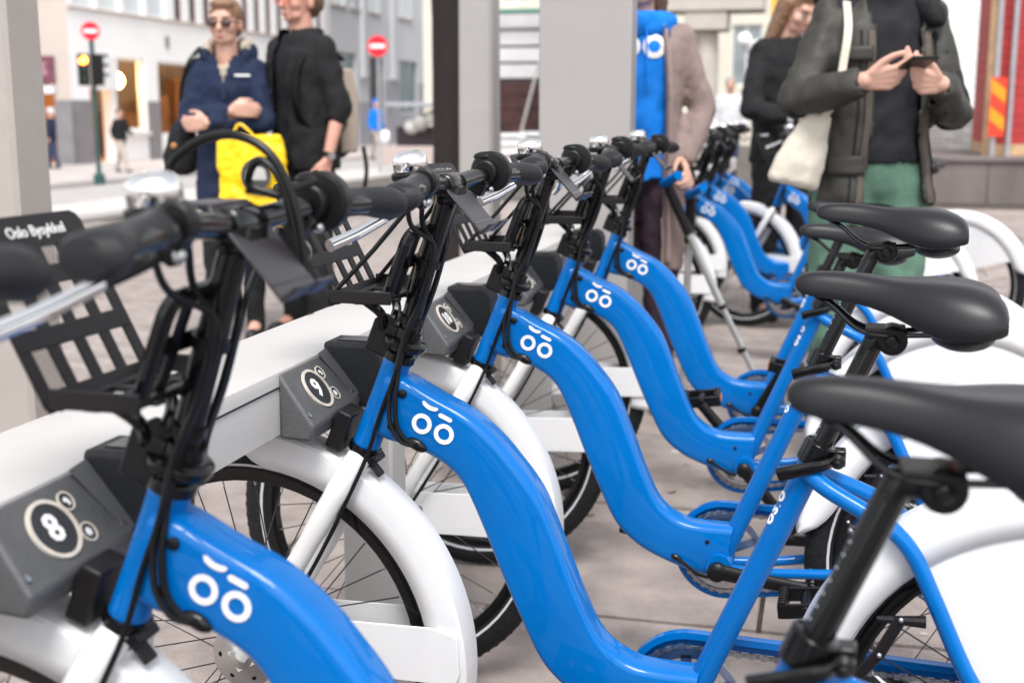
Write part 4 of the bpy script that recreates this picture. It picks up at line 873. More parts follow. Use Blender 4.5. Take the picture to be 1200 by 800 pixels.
# ------------------------------------------------------------------ people
M['skin'] = mat('skin', (.58, .34, .26), .5, sss=.08, var=.06, vscale=20)
M['skin2'] = mat('skin_ruddy', (.55, .29, .22), .5, sss=.08, var=.08, vscale=18)
def cloth(name, col, rough=.85, bump=.9, bs=14, fine=0, sheen=0, var=.12): return mat(name, col, rough, var=var, vscale=9, bump=bump, bscale=bs, sheen=sheen, stretch=(1.3, 1.3, .55))
M['navy'] = cloth('navy_parka', (.005, .013, .043)); M['blackcloth'] = cloth('black_cloth', (.006, .006, .0075)); M['blackshirt'] = cloth('black_shirt', (.009, .009, .013))
M['olive'] = cloth('olive_parka', (.036, .034, .028), .6, bs=7); M['green'+'tr'] = cloth('green_trousers', (.105, .20, .145)); M['hoodie'] = cloth('blue_hoodie', (.0, .185, .68)); M['cardigan'] = cloth('taupe_cardigan', (.27, .20, .185), .95, bump=.8, bs=40)
M['plumtr'] = cloth('plum_trousers', (.035, .018, .030)); M['hairb'] = mat('brown_hair', (.11, .060, .032), .5, bump=.8, bscale=60, stretch=(1, 1, .15)); M['hairg'] = mat('grey_hair', (.45, .42, .40), .6, bump=.8, bscale=60); M['hairl'] = mat('light_brown_hair', (.23, .13, .075), .5, bump=.8, bscale=60, stretch=(1, 1, .15))
M['fleece'] = cloth('beige_lining', (.42, .36, .29)); M['shoe'] = mat('dark_shoe', (.02, .02, .022), .5); M['beige'] = cloth('beige_trousers', (.42, .36, .31)); M['bluej'] = cloth('bright_blue_jacket', (.0, .17, .62)); M['eye'] = mat('eye_white', (.38, .36, .34), .2); M['iris'] = mat('eye_dark', (.03, .02, .015), .15); M['lens'] = mat('sunglass_lens', (.05, .018, .014), .08, coat=.5); M['lip'] = mat('lip', (.45, .17, .15), .45)
M['yellow'] = mat('yellow_plastic_bag', (.86, .56, .0), .35, bump=.5, bscale=7); M['tote'] = cloth('cream_canvas', (.60, .55, .46)); M['denim'] = cloth('navy_denim', (.03, .05, .11))
_jobs = []
def blob(name, mt, prims, parent, voxel=.012, sm=6, disp=0, dscale=.09, cut=None, thick=0):
    mb = MB(); prims(mb); me = mb.mesh('tmp', mt, smooth=False); o = bpy.data.objects.new('tmp', me); COL.objects.link(o)
    m = o.modifiers.new('r', 'REMESH'); m.mode = 'VOXEL'; m.voxel_size = voxel
    m = o.modifiers.new('s', 'SMOOTH'); m.factor = .5; m.iterations = sm
    if disp:
        tx = bpy.data.textures.new('fold', 'CLOUDS'); tx.noise_scale = dscale; tx.noise_depth = 2
        m = o.modifiers.new('d', 'DISPLACE'); m.texture = tx; m.strength = disp; m.mid_level = .5; m.texture_coords = 'LOCAL'
    f = bpy.data.objects.new(name, bpy.data.meshes.new(name)); COL.objects.link(f); f.parent = parent
    _jobs.append((o, f, mt, cut, thick)); return f
def bake():
    dg = bpy.context.evaluated_depsgraph_get(); dg.update()
    for o, f, mt, cut, thick in _jobs:
        me = bpy.data.meshes.new_from_object(o.evaluated_get(dg)); old = f.data; f.data = me
        me.materials.clear(); me.materials.append(mt)
        if cut:
            bm = bmesh.new(); bm.from_mesh(me); bm.normal_update()
            bmesh.ops.delete(bm, geom=[q for q in bm.faces if cut(q.calc_center_median(), q.normal)], context='FACES'); bm.to_mesh(me); bm.free()
        me.polygons.foreach_set('use_smooth', [True] * len(me.polygons)); nm = old.name; bpy.data.meshes.remove(old); me.name = nm
        if thick: s = f.modifiers.new('solid', 'SOLIDIFY'); s.thickness = thick; s.offset = -1
    for o, *_ in _jobs:
        me = o.data; bpy.data.objects.remove(o); bpy.data.meshes.remove(me)
    _jobs.clear()
def hand(mb, W, D, N, side, curl=.5, s=1.0, spread=.12, thumb=.6):
    """W wrist, D finger direction, N palm normal, side = direction of the thumb"""
    W, D, N, S = Vector(W), Vector(D).normalized(), Vector(N).normalized(), Vector(side).normalized()
    K = W + D * .088 * s
    for i, (o, L) in enumerate(((.030, .072), (.010, .080), (-.010, .075), (-.029, .060))):
        k = K + S * o * s - D * abs(o - .005) * .25 * s; mb.cap(W + S * o * .55 * s + D * .01, k, .0155 * s, .0115 * s, 10)
        d = (D + S * o * spread * 30 * .3).normalized(); p = k; ax = d.cross(N).normalized()
        for j, (fr, rr) in enumerate(((.45, .0098), (.31, .0088), (.24, .0080))):
            d = Quaternion(ax, curl * (.75 if j == 0 else 1.0)) @ d; q = p + d * L * fr * s; mb.cap(p, q, rr * s * 1.02, rr * s * .92, 10); p = q
    t0 = W + D * .018 * s + S * .022 * s; d = (D * .75 + S * .75 + N * .35).normalized(); t1 = t0 + d * .042 * s; d2 = (D * .95 + S * .15 + N * thumb).normalized(); t2 = t1 + d2 * .032 * s; t3 = t2 + (D + N * thumb * .8 - S * .1).normalized() * .026 * s
    mb.cap(t0, t1, .0165 * s, .0125 * s, 10); mb.cap(t1, t2, .0120 * s, .0105 * s, 10); mb.cap(t2, t3, .0103 * s, .0088 * s, 10)
def person(label, H, loc, yaw, arms, look=(0, 0), skin=None, voxel=.010, hands=None, group=None, feet=((-.10, 0), (.10, 0)), knees=None):
    k = H / 1.75; p = empty('person', loc, (0, 0, R(yaw))); tag(p, label, 'person', group)
    d = dict(k=k, root=p, arms=arms, feet=feet)
    hc = Vector((0, -.005, 1.62)) * k; hm = Matrix.Translation(Vector((0, .0, 1.50)) * k) @ Euler((R(look[1]), 0, R(look[0]))).to_matrix().to_4x4() @ Matrix.Translation(-Vector((0, 0, 1.50)) * k)
    d['hm'] = hm
    def hp(x, y, z): return hm @ (Vector((x, y, z)) * k)
    d['hp'] = hp; hrot = (R(look[1]), 0, R(look[0]))
    d['hrot'] = hrot
    kn = knees or [((f[0] * 1.0), f[1] * .5 - .02) for f in feet]; d['knees'] = kn
    def prims(mb):
        mb.ball(hp(0, .012, 1.655), (.074 * k, .092 * k, .096 * k), 20, 14, hrot); mb.ball(hp(0, -.022, 1.605), (.060 * k, .070 * k, .088 * k), 18, 12, hrot)
        mb.cap(hp(-.028, -.045, 1.558), hp(.028, -.045, 1.558), .030 * k, .030 * k); mb.ball(hp(0, -.068, 1.545), (.026 * k, .022 * k, .020 * k), 12, 8)
        mb.cap(hp(0, -.088, 1.640), hp(0, -.108, 1.600), .010 * k, .0145 * k, 10); mb.ball(hp(0, -.086, 1.598), (.022 * k, .014 * k, .012 * k), 10, 8)
        mb.ball(hp(0, -.0845, 1.566), (.024 * k, .012 * k, .0085 * k), 10, 8); mb.cap(hp(-.04, -.078, 1.662), hp(.04, -.078, 1.662), .014 * k, .014 * k)
        for s in (-1, 1):
            mb.ball(hp(s * .076, .012, 1.615), (.010 * k, .020 * k, .032 * k), 10, 8, hrot); mb.ball(hp(s * .042, -.055, 1.605), (.026 * k, .030 * k, .028 * k), 12, 8)
        mb.cap(Vector((0, .012, 1.42)) * k, hp(0, .0, 1.56), .062 * k, .054 * k, 16)
        mb.ball(Vector((0, 0, 1.30)) * k, (.125 * k, .085 * k, .14 * k), 18, 12); mb.ball(Vector((0, 0, 1.12)) * k, (.115 * k, .08 * k, .18 * k), 18, 12); mb.ball(Vector((0, 0, .95)) * k, (.13 * k, .09 * k, .13 * k), 18, 12)
        for s, f, n_ in zip((-1, 1), feet, kn):
            hip = Vector((s * .085, 0, .92)) * k; kn_ = Vector((n_[0], n_[1], .50)) * k; an = Vector((f[0], f[1], .085)) * k
            mb.cap(hip, kn_, .082 * k, .052 * k); mb.cap(kn_, an, .052 * k, .036 * k); mb.cap(an, an + Vector((0, -.12, -.045)) * k, .034 * k, .03 * k)
        for i, s in enumerate((-1, 1)):
            e, w = Vector(arms[i][0]), Vector(arms[i][1]); sh = Vector((s * .135, 0, 1.395)) * k
            mb.cap(Vector((s * .05, 0, 1.385)) * k, sh, .05 * k, .045 * k); mb.cap(sh, e, .043 * k, .037 * k); mb.cap(e, w, .038 * k, .026 * k)
            hd_ = (hands or {}).get(i)
            if hd_: hand(mb, w, *hd_[:3], **(hd_[3] if len(hd_) > 3 else {}))
            else: hand(mb, w, (w - e), (-s, -.2, 0), (0, -1, .1), curl=.35, s=k * .95)
    d['body'] = blob('body', skin or M['skin'], prims, p, voxel, 3)
    for s in (-1, 1):
        e = MB().ball(hp(s * .031, -.0765, 1.628), .0115 * k, 12, 8).build('eye', M['eye'], p); MB().ball(hp(s * .031, -.0845, 1.627), .0052 * k, 10, 6).build('iris', M['iris'], e)
        MB().tube([hp(s * .018, -.094, 1.650), hp(s * .034, -.094, 1.656), hp(s * .052, -.084, 1.650)], .0035 * k, 6).build('eyebrow', M['hairb'], p)
    MB().ball(hp(0, -.0955, 1.566), (.023 * k, .006 * k, .0065 * k), 14, 8, hrot).build('lips', M['lip'], p)
    return d
def top(d, name, mt, hem, w=.20, dp=.125, hw=None, hd_=None, sl=(.062, .055, .048), sleeve=1.0, cut=None, thick=.006, voxel=.012, disp=.03, neck=.085, zt=1.475, extra=None, both=(True, True), sm=6, dscale=.09):
    k = d['k']; hw = hw or w; hd_ = hd_ or dp; p = d['root']
    def prims(mb):
        n = 20; prof = [(hem - .02, hw, hd_), (hem + .03, hw, hd_), (1.0 if hem < .95 else hem + .06, (w + hw) / 2 * .97, (dp + hd_) / 2 * .97), (1.15, w * .95, dp * .97), (1.30, w, dp), (1.38, w * .96, dp * .93), (1.43, w * .72, dp * .78), (zt, neck, neck * .95)]
        prof = [q for i, q in enumerate(prof) if i == 0 or q[0] > prof[i - 1][0]]
        mb.loft([[Vector((a * math.copysign(abs(math.cos(t)) ** .8, math.cos(t)), b_ * math.copysign(abs(math.sin(t)) ** .9, math.sin(t)), z)) * k for t in [2 * math.pi * j / 28 for j in range(28)]] for z, a, b_ in prof])
        for i, s in enumerate((-1, 1)):
            if not both[i]: continue
            e, w_ = Vector(d['arms'][i][0]), Vector(d['arms'][i][1]); sh = Vector((s * (w * .86), 0, 1.405)) * k
            mb.cap(Vector((s * .08, 0, 1.385)) * k, sh, .075 * k, sl[0] * k * 1.08); mb.cap(sh, e, sl[0] * k * 1.04, sl[1] * k)
            q = e.lerp(w_, sleeve) if sleeve <= 1 else e
            if sleeve > .15: mb.cap(e, q - (w_ - e).normalized() * sl[2] * k * .7, sl[1] * k, sl[2] * k)
        if extra: extra(mb, k)
    z_h = (hem - .008) * k
    arms = d['arms']
    def cc(c, n):
        if c.z < z_h and n.z < -.3: return True
        if c.z > (zt - .012) * k and n.z > .5 and Vector((c.x, c.y, 0)).length < neck * k * .9: return True
        for i in (0, 1):
            e, w_ = Vector(arms[i][0]), Vector(arms[i][1]); T = (w_ - e).normalized(); q = e.lerp(w_, sleeve)
            if (c - q).length < sl[2] * k * 1.05 and n.dot(T) > .75: return True
        return cut(c, n) if cut else False
    return blob(name, mt, prims, p, voxel, sm, disp, dscale, cc, thick)
def trousers(d, mt, r=(.100, .075, .062), voxel=.014, disp=.025):
    k = d['k']; p = d['root']
    def prims(mb):
        mb.ball(Vector((0, .005, .95)) * k, (.165 * k, .118 * k, .13 * k), 20, 12)
        for s, f, n_ in zip((-1, 1), d['feet'], d['knees']):
            hip = Vector((s * .085, 0, .91)) * k; kn_ = Vector((n_[0], n_[1], .50)) * k; an = Vector((f[0], f[1], .085)) * k
            mb.cap(hip, kn_, r[0] * k, r[1] * k); mb.cap(kn_, an, r[1] * k, r[2] * k)
    blob('trousers', mt, prims, p, voxel, 5, disp, .07)
    for f in d['feet']:
        a = Vector((f[0], f[1], .06)) * k
        blob('shoe', M['shoe'], lambda mb, a=a: (mb.cap(a + Vector((0, .03, -.01)) * k, a + Vector((0, -.15, -.025)) * k, .045 * k, .034 * k), mb.cap(a + Vector((0, .02, .04)) * k, a, .045 * k, .05 * k)), p, .012, 3, cut=None)
def hair(d, mt, kind='short', voxel=.009):
    k = d['k']; hp = d['hp']; p = d['root']
    def prims(mb):
        mb.ball(hp(0, .022, 1.672), (.083 * k, .096 * k, .092 * k), 20, 14, d['hrot']); mb.ball(hp(0, .055, 1.63), (.076 * k, .07 * k, .085 * k), 18, 12, d['hrot'])
        if kind == 'short': mb.ball(hp(0, -.035, 1.722), (.066 * k, .055 * k, .030 * k), 14, 8, d['hrot'])
        if kind == 'long':
            mb.ball(hp(0, -.03, 1.715), (.070 * k, .06 * k, .035 * k), 14, 8)
            for s in (-1, 1): mb.cap(hp(s * .066, .01, 1.66), hp(s * .078, .03, 1.42), .036 * k, .030 * k)
            mb.cap(hp(0, .07, 1.64), hp(0, .075, 1.40), .07 * k, .055 * k)
        if kind == 'cap': mb.ball(hp(0, 0, 1.71), (.09 * k, .105 * k, .06 * k), 18, 10)
    blob('hat' if kind == 'cap' else 'hair', mt, prims, p, voxel, 3, .012, .03)
def strap(parent, name, pts, w, mt, t=.004):
    P = cr(pts, 6); rings = []
    for i, q in enumerate(P):
        T = (P[min(i + 1, len(P) - 1)] - P[max(0, i - 1)]).normalized(); S = Vector((0, -1, .2)).cross(T).normalized(); N = T.cross(S)
        rings.append([q + S * w + N * t, q - S * w + N * t, q - S * w - N * t, q + S * w - N * t])
    return MB().loft(rings).build(name, mt, parent, bevel=.001)
from mathutils.bvhtree import BVHTree
# ---- man with the phone
A = person('person in an open olive parka and green trousers holding a phone in both hands', 1.80, (.775, 2.52, 0), 16,
           [((-.265, -.07, 1.185), (-.120, -.27, 1.245)), ((.235, -.05, 1.150), (.105, -.285, 1.235))], look=(0, 18), voxel=.0045,
           hands={0: ((.86, -.38, .10), (.25, -.15, .95), (.1, -.35, .85), dict(curl=.62, thumb=.45)), 1: ((-.82, -.42, .06), (-.25, -.15, .95), (-.1, -.35, .85), dict(curl=.66, thumb=.45))})
def cutA(c, n):
    if c.z > 1.56: return False
    x0 = .035; w = .078 + max(0, 1.12 - c.z) * .10 + max(0, c.z - 1.40) * .25
    return -.26 < c.y < -.03 and abs(c.x - x0) < w and c.z < 1.52
top(A, 'parka', M['olive'], .85, .172, .130, .192, .155, (.062, .060, .050), cut=cutA, disp=.04, dscale=.12, thick=.010)
top(A, 'shirt', M['blackshirt'], .985, .148, .105, .155, .120, sleeve=.1, sl=(.06, .055, .05), disp=.03, zt=1.50, neck=.078)
trousers(A, M['greentr'], (.108, .082, .068)); hair(A, M['hairb'])
def hoodA(mb):
    mb.ball((0, .135, 1.545), (.15, .085, .085)); mb.cap((-.14, .06, 1.53), (-.12, .0, 1.52), .042, .030); mb.cap((.13, .03, 1.52), (.145, -.095, 1.44), .05, .034); mb.cap((-.13, .1, 1.53), (.13, .1, 1.53), .06, .06)
blob('hood', M['blackcloth'], hoodA, A['root'], .012, 5, .03, .05)
PARKA_EDGE = True
ph = empty('mobile_phone'); tag(ph, 'dark mobile phone held in both hands by the parka wearer', 'phone')
ph.location = A['root'].location; ph.rotation_euler = A['root'].rotation_euler
rm = Euler((R(-12), 0, 0)).to_matrix()
MB().box((.0, -.370, 1.290), (.076, .148, .010), rm).build('case', M['black'], ph, bevel=.003); MB().box(Vector((.0, -.370, 1.290)) + rm @ Vector((0, 0, .0050)), (.068, .138, .001), rm).build('screen', M['glassdark'], ph)
tb_ = empty('tote_bag', A['root'].location, A['root'].rotation_euler); tag(tb_, 'cream canvas tote bag hanging from the parka wearer shoulder', 'bag')
def toteP(mb):
    mb.loft([[Vector((cx_ + x * w_, cy_ + y * t_, z + x * w_ * -.22)) for x, y in ((-1, -.6), (-.5, -1), (.5, -1), (1, -.6), (1, .6), (.5, 1), (-.5, 1), (-1, .6))] for z, cx_, cy_, w_, t_ in ((.925, -.272, -.09, .072, .016), (.94, -.271, -.09, .080, .03), (1.00, -.255, -.09, .074, .034), (1.07, -.230, -.09, .058, .028), (1.15, -.20, -.10, .038, .016))])
blob('bag_body', M['tote'], toteP, tb_, .008, 3, .014, .06)
strap(tb_, 'bag_strap', [(-.195, -.105, 1.13), (-.165, -.150, 1.20), (-.150, -.152, 1.30), (-.135, -.135, 1.40), (-.115, -.04, 1.49)], .012, M['tote']); strap(tb_, 'bag_strap', [(-.20, -.07, 1.13), (-.21, .10, 1.25), (-.17, .14, 1.40), (-.115, .02, 1.495)], .012, M['tote'])
# ---- woman in navy parka
B = person('person in a navy hooded parka and sunglasses standing with crossed arms', 1.71, (-2.30, 4.15, 0), 14,
           [((-.195, -.085, 1.115), (.055, -.205, 1.165)), ((.195, -.085, 1.105), (-.055, -.225, 1.105))], look=(-6, 2), voxel=.007,
           hands={0: ((.9, .05, .05), (0, .9, -.2), (.0, -.1, 1), dict(curl=.5)), 1: ((-.9, .05, -.05), (0, .9, .2), (0, -.1, 1), dict(curl=.5))})
top(B, 'parka', M['navy'], .70, .162, .122, .185, .145, (.056, .054, .048), disp=.03, dscale=.07, zt=1.47, neck=.10, cut=lambda c, n: c.y < -.05 and abs(c.x) < max(0, (c.z - 1.30)) * .33 and c.y > -.2)
top(B, 'neck_top', M['fleece'], 1.15, .16, .098, sleeve=.1, sl=(.05, .045, .04), zt=1.40, neck=.12, both=(False, False))
trousers(B, M['blackcloth'], (.088, .066, .052)); hair(B, M['hairl'])
def hoodB(mb):
    for i in range(9):
        a = R(200 + i * 17.5) if False else R(-35 + i * 31); r_ = .118
        mb.ball((r_ * math.cos(a), .035 + r_ * .85 * math.sin(a), 1.440 + .035 * math.sin(a)), (.034, .036, .055))
blob('hood', M['navy'], hoodB, B['root'], .011, 4, .025, .05)
def linB(mb):
    for i in range(7):
        a = R(-18 + i * 36); mb.ball((.098 * math.cos(a), .03 + .09 * math.sin(a), 1.475 + .02 * math.sin(a)), (.028, .03, .045))
blob('hood_lining', M['fleece'], linB, B['root'], .009, 3, .02, .02)
g_ = empty('sunglasses', B['root'].location, B['root'].rotation_euler); tag(g_, 'brown sunglasses worn by the navy parka wearer', 'sunglasses'); hp = B['hp']; k = B['k']
for s in (-1, 1): MB().ball(hp(s * .036, -.098, 1.628), (.029 * k, .006 * k, .020 * k), 18, 8).build('lens', M['lens'], g_); MB().tube([hp(s * .064, -.092, 1.635), hp(s * .08, .01, 1.632)], .003, 6).build('temple', M['black'], g_)
MB().tube([hp(-.012, -.100, 1.634), hp(.012, -.100, 1.634)], .003, 6).build('bridge', M['black'], g_)
strap(B['root'], 'zip_placket', [(.01, -.158, 1.28), (.012, -.166, 1.22)], .012, M['navy'])
MB().box((.105, -.150, 1.335), (.075, .006, .010), (0, 0, R(12))).build('parka_label', M['print'], B['root'])
yb = empty('yellow_bag', B['root'].location, B['root'].rotation_euler); tag(yb, 'yellow plastic bag with dark round emblem hanging from crossed arms', 'bag')
def yP(mb):
    mb.loft([[Vector((.155 + sx + x * w_, -.235 + y * t_, z)) for x, y in ((-1, -.5), (-.4, -1), (.4, -1), (1, -.5), (1, .5), (.4, 1), (-.4, 1), (-1, .5))] for z, w_, t_, sx in ((.600, .125, .02, .02), (.62, .155, .045, .015), (.74, .165, .05, .008), (.88, .165, .04, 0), (.99, .165, .03, -.005), (1.05, .15, .02, -.01))])
blob('bag_body', M['yellow'], yP, yb, .009, 3, .035, .07)
MB().prism(circ(.075, 28, .19, .86), .0, .004, (0, -.314, 0)).build('emblem', mat('grey_emblem', (.05, .05, .05), .5), yb)
MB().prism([(.14, .835), (.24, .835), (.235, .885), (.19, .91), (.145, .875)], .004, .006, (0, -.314, 0)).build('emblem_print', mat('pale_emblem_print', (.45, .44, .42), .5), yb)
for x in (.12,): MB().tube(cr([(x - .06, -.235, 1.03), (x - .02, -.225, 1.10), (x + .06, -.235, 1.03)], 5), .007, 8).build('handle', M['yellow'], yb)
bb_ = empty('shoulder_bag', B['root'].location, B['root'].rotation_euler); tag(bb_, 'black shoulder bag at the navy parka wearer side', 'bag')
blob('bag_body', M['blackcloth'], lambda mb: (mb.ball((-.255, .05, .985), (.085, .065, .14)), mb.ball((-.262, .05, .93), (.10, .07, .095))), bb_, .011, 4, .02, .05)
strap(bb_, 'bag_strap', [(-.25, .05, 1.10), (-.235, .0, 1.26), (-.175, -.06, 1.40), (-.13, .0, 1.475)], .012, M['black']); MB().ball((-.285, -.015, .99), (.018, .006, .016), 10, 6).build('badge', mat('bronze_badge', (.4, .2, .08), .4, .5), bb_)
# ---- man in black with rucksack
Cc = person('person in black jacket and glasses with rolled sleeves and a rucksack', 1.84, (-1.99, 4.36, 0), -24,
            [((-.24, .0, 1.18), (-.17, -.18, 1.00)), ((.235, .03, 1.175), (.235, -.06, .925))], look=(-8, 0), skin=M['skin2'], voxel=.007)
top(Cc, 'jacket', M['blackcloth'], .84, .172, .132, .182, .145, (.064, .062, .056), sleeve=.30, disp=.03, dscale=.10, zt=1.50, neck=.095, cut=lambda c, n: -.22 < c.y < -.04 and abs(c.x + .03) < .055 + max(0, 1.2 - c.z) * .12)
top(Cc, 'shirt', M['blackshirt'], .90, .150, .108, .155, .122, sleeve=.1, sl=(.06, .055, .05), disp=.02, zt=1.47)
trousers(Cc, M['blackcloth']); hair(Cc, M['hairb'])
MB().lathe([(.033, -.012), (.036, -.010), (.036, .010), (.033, .012)], Vector(Cc['arms'][1][0]).lerp(Vector(Cc['arms'][1][1]), .93), Vector(Cc['arms'][1][1]) - Vector(Cc['arms'][1][0]), 20).build('watch_strap', M['black'], Cc['root']); wp = Vector(Cc['arms'][1][0]).lerp(Vector(Cc['arms'][1][1]), .93)
MB().lathe([(.018, 0), (.020, .003), (.018, .008)], wp + Vector((.034, -.012, 0)), (.9, -.4, 0), 20).build('watch_face', M['alu'], Cc['root'])
gl2 = empty('glasses', Cc['root'].location, Cc['root'].rotation_euler); tag(gl2, 'reddish framed glasses worn by the rucksack carrier', 'glasses'); hp = Cc['hp']; k = Cc['k']
for s in (-1, 1):
    c = hp(s * .034, -.100, 1.626); MB().tube([c + Vector((.027 * math.cos(a), 0, .018 * math.sin(a))) * k for a in [2 * math.pi * j / 20 for j in range(21)]], .0028, 6, False).build('rim', M['redpl'], gl2); MB().tube([hp(s * .062, -.096, 1.633), hp(s * .08, .01, 1.63)], .0025, 6).build('temple', M['redpl'], gl2)
rk = empty('rucksack', Cc['root'].location, Cc['root'].rotation_euler); tag(rk, 'black and beige rucksack on the back of the person in black', 'rucksack')
blob('pack', M['blackcloth'], lambda mb: (mb.ball((.0, .20, 1.20), (.14, .085, .23)), mb.ball((.0, .215, 1.06), (.145, .09, .15))), rk, .012, 5, .03, .08)
MB().prism([(-.05, .95), (.05, .95), (.06, 1.22), (.03, 1.38), (-.03, 1.38), (-.06, 1.22)], 0, .03, (.115, .20, 0), (.35, .9, 0), (0, 0, 1), (.93, -.36, 0)).build('side_panel', mat('beige_panel', (.36, .30, .24), .8), rk, bevel=.012)
for x in (-.11, .12): strap(rk, 'shoulder_strap', [(x, .18, 1.10), (x + .02, .03, 1.0), (x, -.145, 1.15), (x - .01, -.135, 1.38), (x, .02, 1.50), (x, .17, 1.42)], .022, M['black'])
strap(rk, 'loose_strap', [(.17, .26, .98), (.21, .24, .86), (.20, .22, .72)], .012, M['black'])
# ---- woman in hoodie and cardigan with crutches
Dd = person('person in blue hoodie and long taupe cardigan leaning on a crutch', 1.78, (-.075, 3.14, 0), 8,
            [((-.26, .02, 1.16), (-.235, -.06, .93)), ((.250, .03, 1.165), (.176, -.075, .965))], look=(0, 4), voxel=.006,
            hands={1: ((.25, -.75, -.55), (-.75, -.2, -.4), (-.35, -.2, .9), dict(curl=.85, thumb=.7))})
top(Dd, 'cardigan', M['cardigan'], .56, .172, .138, .188, .150, (.058, .054, .050), disp=.018, dscale=.10, zt=1.475, neck=.085, cut=lambda c, n: -.24 < c.y < .02 and abs(c.x) < .115 and not (c.x > .10 and c.z < 1.02 and c.y < -.1))
top(Dd, 'hoodie', M['hoodie'], .90, .152, .118, .155, .122, sleeve=.1, sl=(.045, .04, .04), both=(False, False), disp=.03, zt=1.46, neck=.085)
for s in (-1, 1): MB().tube(cr([Vector((s * .085, -.02, 1.50)), Vector((s * .105, -.105, 1.40)), Vector((s * .118, -.138, 1.24)), Vector((s * .120, -.140, 1.05)), Vector((s * .122, -.140, .85)), Vector((s * .125, -.145, .60))], 6), [.020, .026, .026, .024, .022], 10, flat=.55).build('cardigan_lapel', M['cardigan'], Dd['root'])
for s in (-.028, .028): MB().tube(cr([(s, -.118, 1.47), (s * 1.1, -.145, 1.38), (s * 1.2, -.148, 1.26)], 5), .0035, 6).build('drawstring', M['hoodie'], Dd['root'])
hoodie_o = [c for c in COL.objects if c.parent is Dd['root'] and c.name.startswith('hoodie')][0]
blob('hood', M['hoodie'], lambda mb: [mb.ball((.105 * math.cos(R(-200 + i * 26)) , .02 + .105 * math.sin(R(-200 + i * 26)), 1.475 + .0 * i), (.045, .042, .055)) for i in range(14)], Dd['root'], .011, 4, .025, .05)
trousers(Dd, M['plumtr'], (.095, .07, .055)); hair(Dd, M['hairb'], 'long')
# ---- woman in black at the pulled-out bike
Ee = person('person with long brown hair in a black jacket leaning over a bicycle handlebar', 1.85, (.40, 5.52, 0), 28,
            [((-.255, -.10, 1.18), (-.06, -.31, 1.12)), ((.235, -.06, 1.16), (.18, -.28, 1.06))], look=(20, 28), voxel=.009)
top(Ee, 'jacket', M['blackcloth'], .86, .175, .130, .185, .145, (.062, .060, .050), disp=.03, dscale=.08, zt=1.48, neck=.09); trousers(Ee, M['blackcloth']); hair(Ee, M['hairl'], 'long')
MB().lathe([(.045, -.014), (.047, -.012), (.047, .012), (.045, .014)], Vector((-.30, -.10, 1.18)).lerp(Vector((-.06, -.33, 1.12)), .84), Vector((.24, -.23, -.06)), 20).build('cuff', M['reflect'], Ee['root'])
# ---- small far figures
Wk = ((-.05, -.30), (.06, .30))
F1 = person('far walker in dark top and beige trousers crossing before the shop window', 1.64, (-17.3, 27.6, FZ), 70, [((-.24, .05, 1.06), (-.22, -.02, .85)), ((.25, -.02, 1.07), (.22, -.2, .95))], voxel=.016, group='far pedestrians', feet=Wk)
top(F1, 'jumper', M['blackcloth'], .88, .19, .13, disp=.02, voxel=.018); trousers(F1, M['beige'], voxel=.018); hair(F1, M['hairb'], voxel=.014)
F2 = person('far walker in navy suit and pale cap beside the shop pillar', 1.66, (-20.3, 29.0, FZ), -60, [((-.24, .03, 1.06), (-.24, -.05, .84)), ((.25, .03, 1.07), (.24, -.05, .84))], voxel=.016, group='far pedestrians', feet=((-.06, -.12), (.07, .14)))
top(F2, 'jacket', M['navy'], .82, .20, .14, disp=.02, voxel=.018); trousers(F2, M['denim'], voxel=.018); hair(F2, M['curtain'], 'cap', voxel=.014)
F3 = person('far walker in bright blue jacket and blue cap with a carrier bag', 1.72, (-12.0, 32.4, -.15), 65, [((-.24, .05, 1.06), (-.22, -.05, .86)), ((.25, .03, 1.07), (.24, -.1, .86))], voxel=.016, group='far pedestrians', feet=((-.05, -.26), (.06, .26)))
top(F3, 'jacket', M['bluej'], .84, .215, .15, disp=.03, voxel=.018); trousers(F3, M['beige'], voxel=.018); hair(F3, M['bluej'], 'cap', voxel=.014)
cbg = empty('carrier_bag', (-11.6, 32.05, -.15)); tag(cbg, 'white and orange carrier bag held by the blue jacketed walker', 'bag'); blob('bag_body', M['print'], lambda mb: mb.ball((0, 0, .66), (.2, .1, .2)), cbg, .02, 3); MB().tube([(0, 0, .85), (0, 0, .90)], .03, 8).build('handle', M['orange'], cbg)
F4 = person('far grey haired walker in a pale blue shirt down the street', 1.72, (-.86, 18.0, 0), 10, [((-.24, .03, 1.06), (-.22, -.05, .86)), ((.25, .03, 1.07), (.24, -.05, .86))], voxel=.016, group='far pedestrians', feet=((-.08, -.12), (.08, .14)))
top(F4, 'shirt', M['wallgrey'], .86, .19, .13, disp=.02, voxel=.018); trousers(F4, M['denim'], voxel=.018); hair(F4, M['hairg'], voxel=.014)
bake()
parka_o = [c for c in COL.objects if c.parent is A['root'] and c.name.startswith('parka')][0]
pb = BVHTree.FromPolygons([v.co.copy() for v in parka_o.data.vertices], [tuple(q.vertices) for q in parka_o.data.polygons])
def on_parka(x, z, e=.004):
    h_ = pb.ray_cast(Vector((x, -.225, z)), Vector((0, 1, 0))); return Vector((x, (h_[0].y if h_[0] and h_[0].y < .0 else -.14) - e, z))
M['zip'] = mat('brown_zip_tape', (.075, .058, .045), .6, var=.2, vscale=60)
